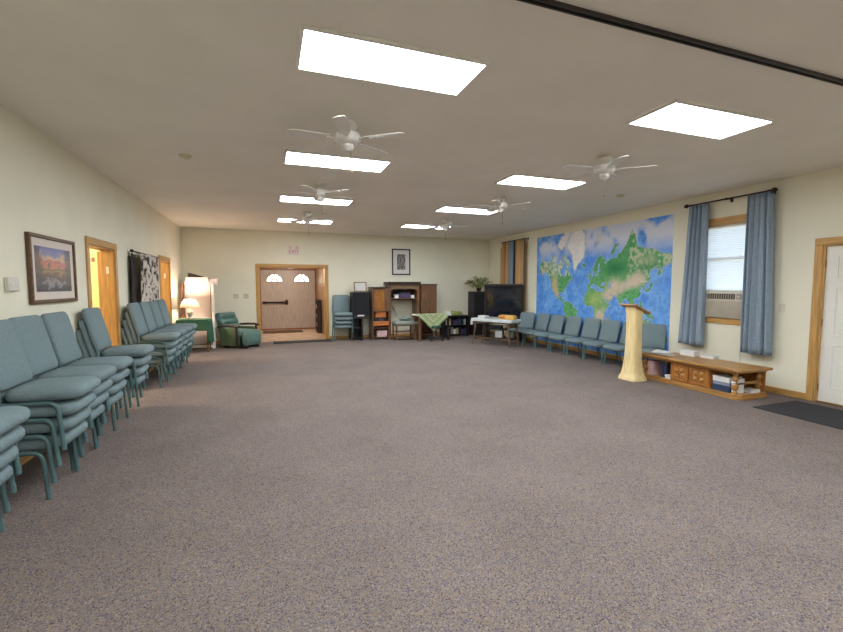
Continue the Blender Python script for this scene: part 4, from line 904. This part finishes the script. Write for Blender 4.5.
bm = new(); prism(bm, [(-.45, 1.40), (-.45, 1.55), (.34, 1.55), (.34, 1.40), (.28, 1.44), (.1, 1.45), (-.035, 1.425), (-.17, 1.45), (-.37, 1.44)], -.235, -.215, 'y'); obj('valance', bm, wood('valance_wood', (120, 96, 66), 'x'), t, bevel=.003)
bm = new(); box(bm, -.45, .34, .215, .23, 1.10, 1.55); obj('back', bm, M['cabdark'], t)
book('black_recorder', 'purple-black box in the middle of the bridge shelf', 3.62, 3.95, 11.88, 12.1, 1.176, 1.31, M['purple'], 'box')
book('white_cube', 'white box at the left of the bridge shelf', 3.48, 3.60, 11.9, 12.0, 1.176, 1.28, M['paper'], 'box')
book('white_cube', 'white box at the right of the bridge shelf', 3.98, 4.08, 11.9, 12.0, 1.176, 1.26, M['paper'], 'box')
book('dark_box', 'flat dark box lying on top of the purple-black box', 3.64, 3.92, 11.9, 12.1, 1.311, 1.36, M['black'], 'box')
t, w = tower('wall_cabinet', 'brown cabinet with two panelled doors, right part of the wall unit', 4.26, 4.76, 1.56, .6)
for bb_ in ((-w+.03, w-.03, -.22, .22, .03, .06), (-w+.03, w-.03, -.22, .22, .60, .63)):
    bm = new(); box(bm, *bb_); obj('shelf', bm, M['cab'], t)
for a, b2 in ((-w+.03, -.005), (.005, w-.03)):
    bm = new(); z0, z1 = .63, 1.55
    box(bm, a, b2, -.238, -.225, z0, z1); box(bm, a, a+.035, -.246, -.238, z0, z1); box(bm, b2-.035, b2, -.246, -.238, z0, z1); box(bm, a+.035, b2-.035, -.246, -.238, z0, z0+.04); box(bm, a+.035, b2-.035, -.246, -.238, z1-.04, z1); dr = obj('door', bm, M['cab'], t, bevel=.003)
    bm = new(); lathe(bm, [(.001, 0), (.01, 0), (.014, .02), (.001, .025)], 10, mtx=Tm((b2-.02) if a < -.1 else a+.02, -.246, .95) @ R(PI/2, 'X')); obj('knob', bm, M['brass'], dr)
# low bench table with grey cushion in front of bridge
t = thing('low_table', 'low dark wooden table with shelf in front of the wall unit opening', 'table', (3.72, 11.6, 0))
bm = new(); box(bm, -.36, .36, -.2, .2, .40, .43); obj('tabletop', bm, M['tablewood'], t, bevel=.004)
for sx in (-.33, .20, .33):
    for sy in (-.17, .17):
        bm = new(); box(bm, sx-.02, sx+.02, sy-.02, sy+.02, 0, .40); obj('leg', bm, M['tablewood'], t)
for bb_ in ((-.31, .31, -.17, .17, .22, .24), (-.31, .31, -.17, .17, .05, .07)):
    bm = new(); box(bm, *bb_); obj('shelf', bm, M['tablewood'], t)
bm = new(); pad(bm, .74, .42, .10, r=.04, edge=.03, crown=.01); tag(obj('grey_cushion', bm, M['grey']), 'grey-green flat cushion on the low table in front of the wall unit', 'cushion', loc=(3.72, 11.6, .482))
t = thing('grey_bag', 'small crumpled grey-green bag on the cushion before the wall unit', 'bag', (3.70, 11.6, .545))
bm = new(); bmesh.ops.create_icosphere(bm, subdivisions=4, radius=1)
for v in bm.verts:
    q = 1+.25*noise.noise(v.co*2.2); v.co = Vector((v.co.x*.2*q, v.co.y*.12*q, max(0, v.co.z*.5+.4)*.11*q))
obj('cloth_body', bm, mat('bag_grey', (112, 122, 112), .9, var=.12, scale=12), t)
bm = new(); tube(bm, [(-.05, 0, .08), (-.03, 0, .13), (.03, 0, .13), (.05, 0, .08)], .008, 6); obj('handle', bm, M['grey'], t)
bm = new(); tube(bm, [(3.42, 12.33, 1.08), (3.5, 12.32, .95), (3.6, 12.3, .8), (3.66, 12.28, .62)], .006, 6); tag(obj('cable', bm, M['black']), 'thin black cable hanging behind the wall unit opening', 'cord')
# desk with afghan
t = thing('folding_desk', 'white-topped desk with dark legs in front of the right cabinet', 'desk', (4.37, 11.25, 0))
bm = new(); box(bm, -.52, .52, -.25, .25, .70, .735); obj('tabletop', bm, M['paper'], t, bevel=.006)
for sx in (-.42, .44):
    for sy in (-.18, .18):
        bm = new(); box(bm, sx-.03, sx+.03, sy-.03, sy+.03, 0, .70); obj('leg', bm, M['cab'] if sx < 0 else M['blackwood'], t)
bm = new(); box(bm, -.40, .42, .17, .19, .5, .69); obj('apron', bm, M['cab'], t)
bm = new()
def afg(u, v):
    x = (u-.5)*.86; c = 1-abs(u-.5)*2; drop = (.08+.40*c**1.1)*v
    return (x+.012*math.sin(v*9), -.262-.012*math.sin(u*23)*v-.02*v, .745-drop)
lay = None
def chev(bm, n=40):
    lay = bm.loops.layers.uv.verify(); V = [[bm.verts.new(afg(i/n, j/16)) for j in range(17)] for i in range(n+1)]
    for i in range(n):
        for j in range(16):
            f = bm.faces.new((V[i][j], V[i+1][j], V[i+1][j+1], V[i][j+1]))
            for l in f.loops:
                x, y, z = l.vert.co; l[lay].uv = (x, (z-.30)+abs(x)*-.9+1)
    W = [[V[i][0]]+[bm.verts.new((V[i][0].co.x, -.25+.11*k, .748)) for k in (1, 2, 3)] for i in range(n+1)]
    for i in range(n):
        for k in range(3):
            f = bm.faces.new((W[i][k], W[i+1][k], W[i+1][k+1], W[i][k+1]))
            for l in f.loops: l[lay].uv = (0, l.vert.co.y*1.2+1)
chev(bm); o = obj('afghan', bm, M['afghan'], solid=.008); tag(o, 'green and cream striped crocheted blanket draped over the white desk edge', 'blanket', loc=(4.33, 11.25, 0))
book('white_tray', 'white flat box at the right end of the desk', 4.74, 4.88, 11.02, 11.2, .752, .80, M['paper'], 'box')
t = thing('swivel_stool', 'dark star-based swivel stool pushed under the white desk', 'stool', (4.40, 11.12, 0), .3)
for k in range(5):
    a = 2*PI*k/5; bm = new(); tube(bm, [(.03*math.cos(a), .03*math.sin(a), .10), (.29*math.cos(a), .29*math.sin(a), .065)], [.025, .015], 8); lg = obj('base_arm', bm, M['blackwood'], t)
    bm = new(); lathe(bm, [(.001, -.012), (.028, -.012), (.028, .012), (.001, .012)], 12, mtx=Tm(.29*math.cos(a), .29*math.sin(a), .029) @ R(a) @ R(PI/2, 'X')); obj('caster', bm, M['black'], lg)
bm = new(); tube(bm, [(0, 0, .09), (0, 0, .36)], .025, 12); obj('column', bm, M['steel'], t)
bm = new(); pad(bm, .40, .38, .07, r=.15, edge=.03, mtx=Tm(0, 0, .395)); obj('seat', bm, M['greencloth'], t)
# low black shelf
t = thing('low_bookcase', 'low black bookcase between the desk and the tall black speaker', 'bookcase', (5.42, 12.0, 0))
for bb_ in ((-.40, -.37, -.2, .2, 0, .60), (.37, .40, -.2, .2, 0, .60)):
    bm = new(); box(bm, *bb_); obj('side', bm, M['blackwood'], t)
bm = new(); box(bm, -.42, .42, -.22, .22, .60, .63); obj('top', bm, M['blackwood'], t, bevel=.004)
for bb_ in ((-.37, .37, -.19, .19, .04, .065), (-.37, .37, -.19, .19, .32, .345)):
    bm = new(); box(bm, *bb_); obj('shelf', bm, M['blackwood'], t)
bm = new(); box(bm, -.37, .37, .19, .2, .03, .6); obj('back', bm, M['blackwood'], t)
cs = [M['navy'], M['paper'], M['purple'], M['black'], M['tan'], M['navy'], M['grey'], M['black']]; ct = ['navy', 'white', 'purple', 'black', 'tan', 'blue', 'grey', 'charcoal']
for k in range(8):
    for z, wv_ in ((.066, 'bottom'), (.346, 'upper')):
        h = .14+.07*((k*7+int(z*10)) % 3)/2
        c = (k*3+(1 if z > .1 else 0)) % 8
        book('shelved_book', '%s book, %s in the row on the low bookcase %s shelf' % (ct[c], ['first', 'second', 'third', 'fourth', 'fifth', 'sixth', 'seventh', 'last'][k], wv_), 5.08+k*.085, 5.145+k*.085, 11.84, 12.0, z, z+h, cs[c], 'book', 'books on the low black bookcase')
t = thing('folded_throw', 'yellow-green crumpled throw on top of the low black bookcase', 'blanket', (5.42, 11.98, .632))
bm = new(); bmesh.ops.create_icosphere(bm, subdivisions=4, radius=1)
for v in bm.verts:
    q = 1+.3*noise.noise(v.co*2.5+Vector((3, 1, 0))); v.co = Vector((v.co.x*.24*q, v.co.y*.14*q, max(0, v.co.z*.6+.4)*.12*q))
obj('cloth', bm, mat('throw_green', (150, 156, 84), .95, var=.25, scale=16), t)
# tall speaker + plant
t = thing('tower_speaker', 'tall black cabinet speaker carrying a plant near the far corner', 'speaker', (6.16, 11.95, 0))
bm = new(); box(bm, -.20, .24, -.2, .2, 0, 1.36); obj('enclosure', bm, mat('black_vinyl', (34, 26, 28), .5, var=.08), t, bevel=.008)
bm = new(); box(bm, -.18, .22, -.212, -.2, .06, 1.30); obj('grille_cloth', bm, mat('grille_dark', (24, 20, 22), .9, var=.15, scale=60), t, bevel=.003)
t = thing('potted_plant', 'leafy green plant with red blooms on the tall black speaker', 'plant', (6.22, 11.92, 1.361))
bm = new(); lathe(bm, [(.001, 0), (.06, 0), (.085, .10), (.09, .11), (.075, .11), (.07, .09), (.001, .09)], 18); obj('pot', bm, M['pot'], t)
bmf = new(); bms = new(); bmr = new()
for k in range(130):
    a = random.uniform(0, 2*PI); e = random.uniform(.1, 1.4); L = random.uniform(.15, .34)
    tip = Vector((math.cos(a)*math.cos(e)*L*1.25, math.sin(a)*math.cos(e)*L*.8, .11+math.sin(e)*L))
    st_ = Vector((.02*math.cos(a), .02*math.sin(a), .10)); mid = st_.lerp(tip, .6)+Vector((0, 0, .03))
    tube(bms, [st_, mid, tip], .0025, 4)
    s_ = random.uniform(.05, .085); mt = Tm(*tip) @ R(a) @ R(random.uniform(-.8, .5), 'Y') @ R(random.uniform(-.6, .6), 'X')
    pts = [(0, 0, 0), (s_*.5, s_*.4, .004), (s_*1.3, s_*.28, 0), (s_*1.9, 0, -.012), (s_*1.3, -s_*.28, 0), (s_*.5, -s_*.4, .004)]
    tgt = bmr if k % 9 == 0 else bmf
    vs = [tgt.verts.new(mt @ Vector(p)) for p in pts]; c_ = tgt.verts.new(mt @ Vector((s_*.9, 0, .012)))
    for i in range(6): tgt.faces.new((vs[i], vs[(i+1) % 6], c_))
obj('foliage', bmf, M['plant'], t, solid=.002); obj('stems', bms, M['plant'], t); obj('blooms', bmr, M['flower'], t, solid=.003)
# television in corner
t = thing('television_stand', 'black television stand with open shelves in the far right corner', 'stand', (6.28, 10.52, 0), math.radians(-43))
for bb_ in ((-.50, -.46, -.2, .2, 0, .56), (.46, .50, -.2, .2, 0, .56)):
    bm = new(); box(bm, *bb_); obj('side', bm, M['blackwood'], t)
bm = new(); box(bm, -.52, .52, -.22, .22, .56, .60); obj('top', bm, M['blackwood'], t, bevel=.004)
for bb_ in ((-.46, .46, -.19, .19, .05, .08), (-.46, .46, -.19, .19, .30, .325)):
    bm = new(); box(bm, *bb_); obj('shelf', bm, M['blackwood'], t)
t = thing('television', 'large black television on the corner stand before the striped curtain', 'television', (6.28, 10.52, .602), math.radians(-43))
bm = new(); W_, Hh = .54, .97
box(bm, -W_, W_, -.10, .0, 0, .05); box(bm, -W_, W_, -.10, 0, Hh-.06, Hh); box(bm, -W_, -W_+.06, -.10, 0, .05, Hh-.06); box(bm, W_-.06, W_, -.10, 0, .05, Hh-.06); obj('bezel', bm, M['tvframe'], t, bevel=.012)
bm = new(); sheet(bm, lambda u, v: (-W_+.06+(2*W_-.12)*u, -.07-.02*(1-(2*u-1)**2)*(1-(2*v-1)**2), .05+(Hh-.11)*v), 16, 12); obj('screen', bm, M['screen'], t)
bm = new()
vs0 = [(-W_+.02, 0, .02), (W_-.02, 0, .02), (W_-.02, 0, Hh-.03), (-W_+.02, 0, Hh-.03)]; vs1 = [(-.28, .20, .05), (.28, .20, .05), (.28, .20, Hh-.25), (-.28, .20, Hh-.25)]
A = [bm.verts.new(p) for p in vs0]; B = [bm.verts.new(p) for p in vs1]
bm.faces.new(A); bm.faces.new(B[::-1])
for i in range(4): bm.faces.new((A[i], A[(i+1) % 4], B[(i+1) % 4], B[i]))
obj('rear_housing', bm, M['black'], t, bevel=.01)
bm = new(); box(bm, -W_+.02, W_-.02, -.09, -.01, Hh, Hh+.012); obj('top_trim', bm, mat('redbrown_trim', (96, 52, 42), .5, var=.1), t)
def rot_item(lx, ly, a=math.radians(-43)): return (6.28+lx*math.cos(a)-ly*math.sin(a), 10.52+lx*math.sin(a)+ly*math.cos(a))
for nm, lab, lx, z, w_, h_, m_ in (('white_bag_box', 'white carton on the lower shelf of the television stand', -.1, .081, .2, .18, M['paper']), ('dark_recorder', 'dark video recorder on the upper shelf of the television stand', -.2, .326, .36, .09, M['black']), ('grey_carton', 'grey carton on the lower shelf of the television stand', .22, .081, .2, .15, M['grey'])):
    px, py = rot_item(lx, -.05); book(nm, lab, px-w_/2, px+w_/2, py-.11, py+.11, z, z+h_, m_, 'box', rz=math.radians(-43))
# craft table with white cloth
TA = math.atan2(-.89, .45); TX_, TY_ = 5.53, 9.66
t = thing('trestle_table', 'wooden table with splayed legs and stretcher before the television', 'table', (TX_, TY_, 0), TA)
bm = new(); box(bm, -.60, .60, -.24, .24, .655, .68); obj('tabletop', bm, M['tablewood'], t, bevel=.004)
for sx in (-1, 1):
    for sy in (-1, 1):
        bm = new(); tube(bm, [(sx*.56, sy*.22, 0.0), (sx*.48, sy*.18, .655)], [.018, .024], 6); obj('leg', bm, M['tablewood'], t)
    bm = new(); box(bm, sx*.54-.012, sx*.54+.012, -.19, .19, .14, .18); obj('end_rail', bm, M['tablewood'], t)
bm = new(); box(bm, -.53, .53, -.015, .015, .145, .175); obj('stretcher', bm, M['tablewood'], t)
bm = new(); box(bm, -.47, .47, -.2, -.185, .58, .655); obj('apron', bm, M['tablewood'], t)
bm = new(); cloth(bm, 1.21, .49, .684, lambda s, p: (.17 if p.x < -.5 else .07), .014); tag(obj('white_tablecloth', bm, M['tablecloth'], solid=.004), 'pale grey-white cloth over the wooden table before the television', 'tablecloth', loc=(TX_, TY_, 0), rz=TA)
def ti(lx, ly): return (TX_+lx*math.cos(TA)-ly*math.sin(TA), TY_+lx*math.sin(TA)+ly*math.cos(TA))
px, py = ti(-.42, .05); book('white_book', 'thick white book at the left end of the clothed table', px-.12, px+.12, py-.09, py+.09, .691, .75, M['paper'], 'book', rz=TA)
px, py = ti(-.1, .0); t = thing('open_papers', 'grey open papers in the middle of the clothed table', 'papers', (px, py, .694), TA)
for s in (-1, 1):
    bm = new(); sheet(bm, lambda u, v: (s*u*.18, (v-.5)*.24, .004+.03*math.sin(u*PI)*.9), 8, 2); obj('page', bm, mat('page_grey', (176, 174, 170), .8, var=.08, scale=20), t, solid=.004)
px, py = ti(.36, .0); t = thing('yellow_toolbox', 'orange-yellow long box at the right end of the clothed table', 'box', (px, py, .691), TA)
bm = new(); pad(bm, .46, .22, .10, r=.05, edge=.02, crown=.01, mtx=Tm(0, 0, .05)); obj('body', bm, M['orangebook'], t)
bm = new(); box(bm, -.17, -.02, -.114, -.108, .03, .08); obj('side_label', bm, mat('orange_patch', (206, 116, 70), .5, var=.1), t)

# ------------------------------------------------------------------ lights
def area(name, loc, sx, sy, power, col, rot=(0, 0, 0)):
    l = bpy.data.lights.new(name, 'AREA'); l.shape = 'RECTANGLE'; l.size = sx; l.size_y = sy; l.energy = power; l.color = col
    o = bpy.data.objects.new(name, l); C.objects.link(o); o.location = loc; o.rotation_euler = rot; return o
def point(name, loc, power, col, rad=.08):
    l = bpy.data.lights.new(name, 'POINT'); l.energy = power; l.color = col; l.shadow_soft_size = rad
    o = bpy.data.objects.new(name, l); C.objects.link(o); o.location = loc; return o
point('side_room_lamp', (-3.4, 6.9, 2.3), 46, (1, .9, .72)); point('side_room_lamp', (-3.4, 10.4, 2.3), 46, (1, .9, .72))
point('table_lamp_bulb', (-1.70, 11.15, .767+.41), 13, (1, .74, .60), .03)
point('vestibule_lamp', (.7, 14.0, 2.0), 17, (1, .92, .84))

w = bpy.data.worlds.new('World'); bpy.context.scene.world = w; w.use_nodes = True
nt = w.node_tree; bg = nt.nodes['Background']
sky = nt.nodes.new('ShaderNodeTexSky'); sky.sky_type = 'NISHITA'; sky.sun_elevation = math.radians(35); sky.sun_rotation = math.radians(200); sky.sun_disc = False
nt.links.new(sky.outputs[0], bg.inputs[0]); bg.inputs[1].default_value = .42

# ------------------------------------------------------------------ camera
cam = bpy.data.cameras.new('camera'); co_ = bpy.data.objects.new('camera', cam); C.objects.link(co_)
cam.sensor_width = 36; cam.lens = 426/843*36; cam.clip_start = .05
yaw = math.radians(19.9); pitch = math.atan(30/426)
co_.location = (0, 0, 1.53); co_.rotation_euler = (PI/2-pitch, 0, -yaw)
S = bpy.context.scene; S.camera = co_
S.view_settings.view_transform = 'Standard'; S.view_settings.look = 'None'; S.view_settings.gamma = 1; S.view_settings.use_curve_mapping = False
S.view_settings.exposure = 1.36
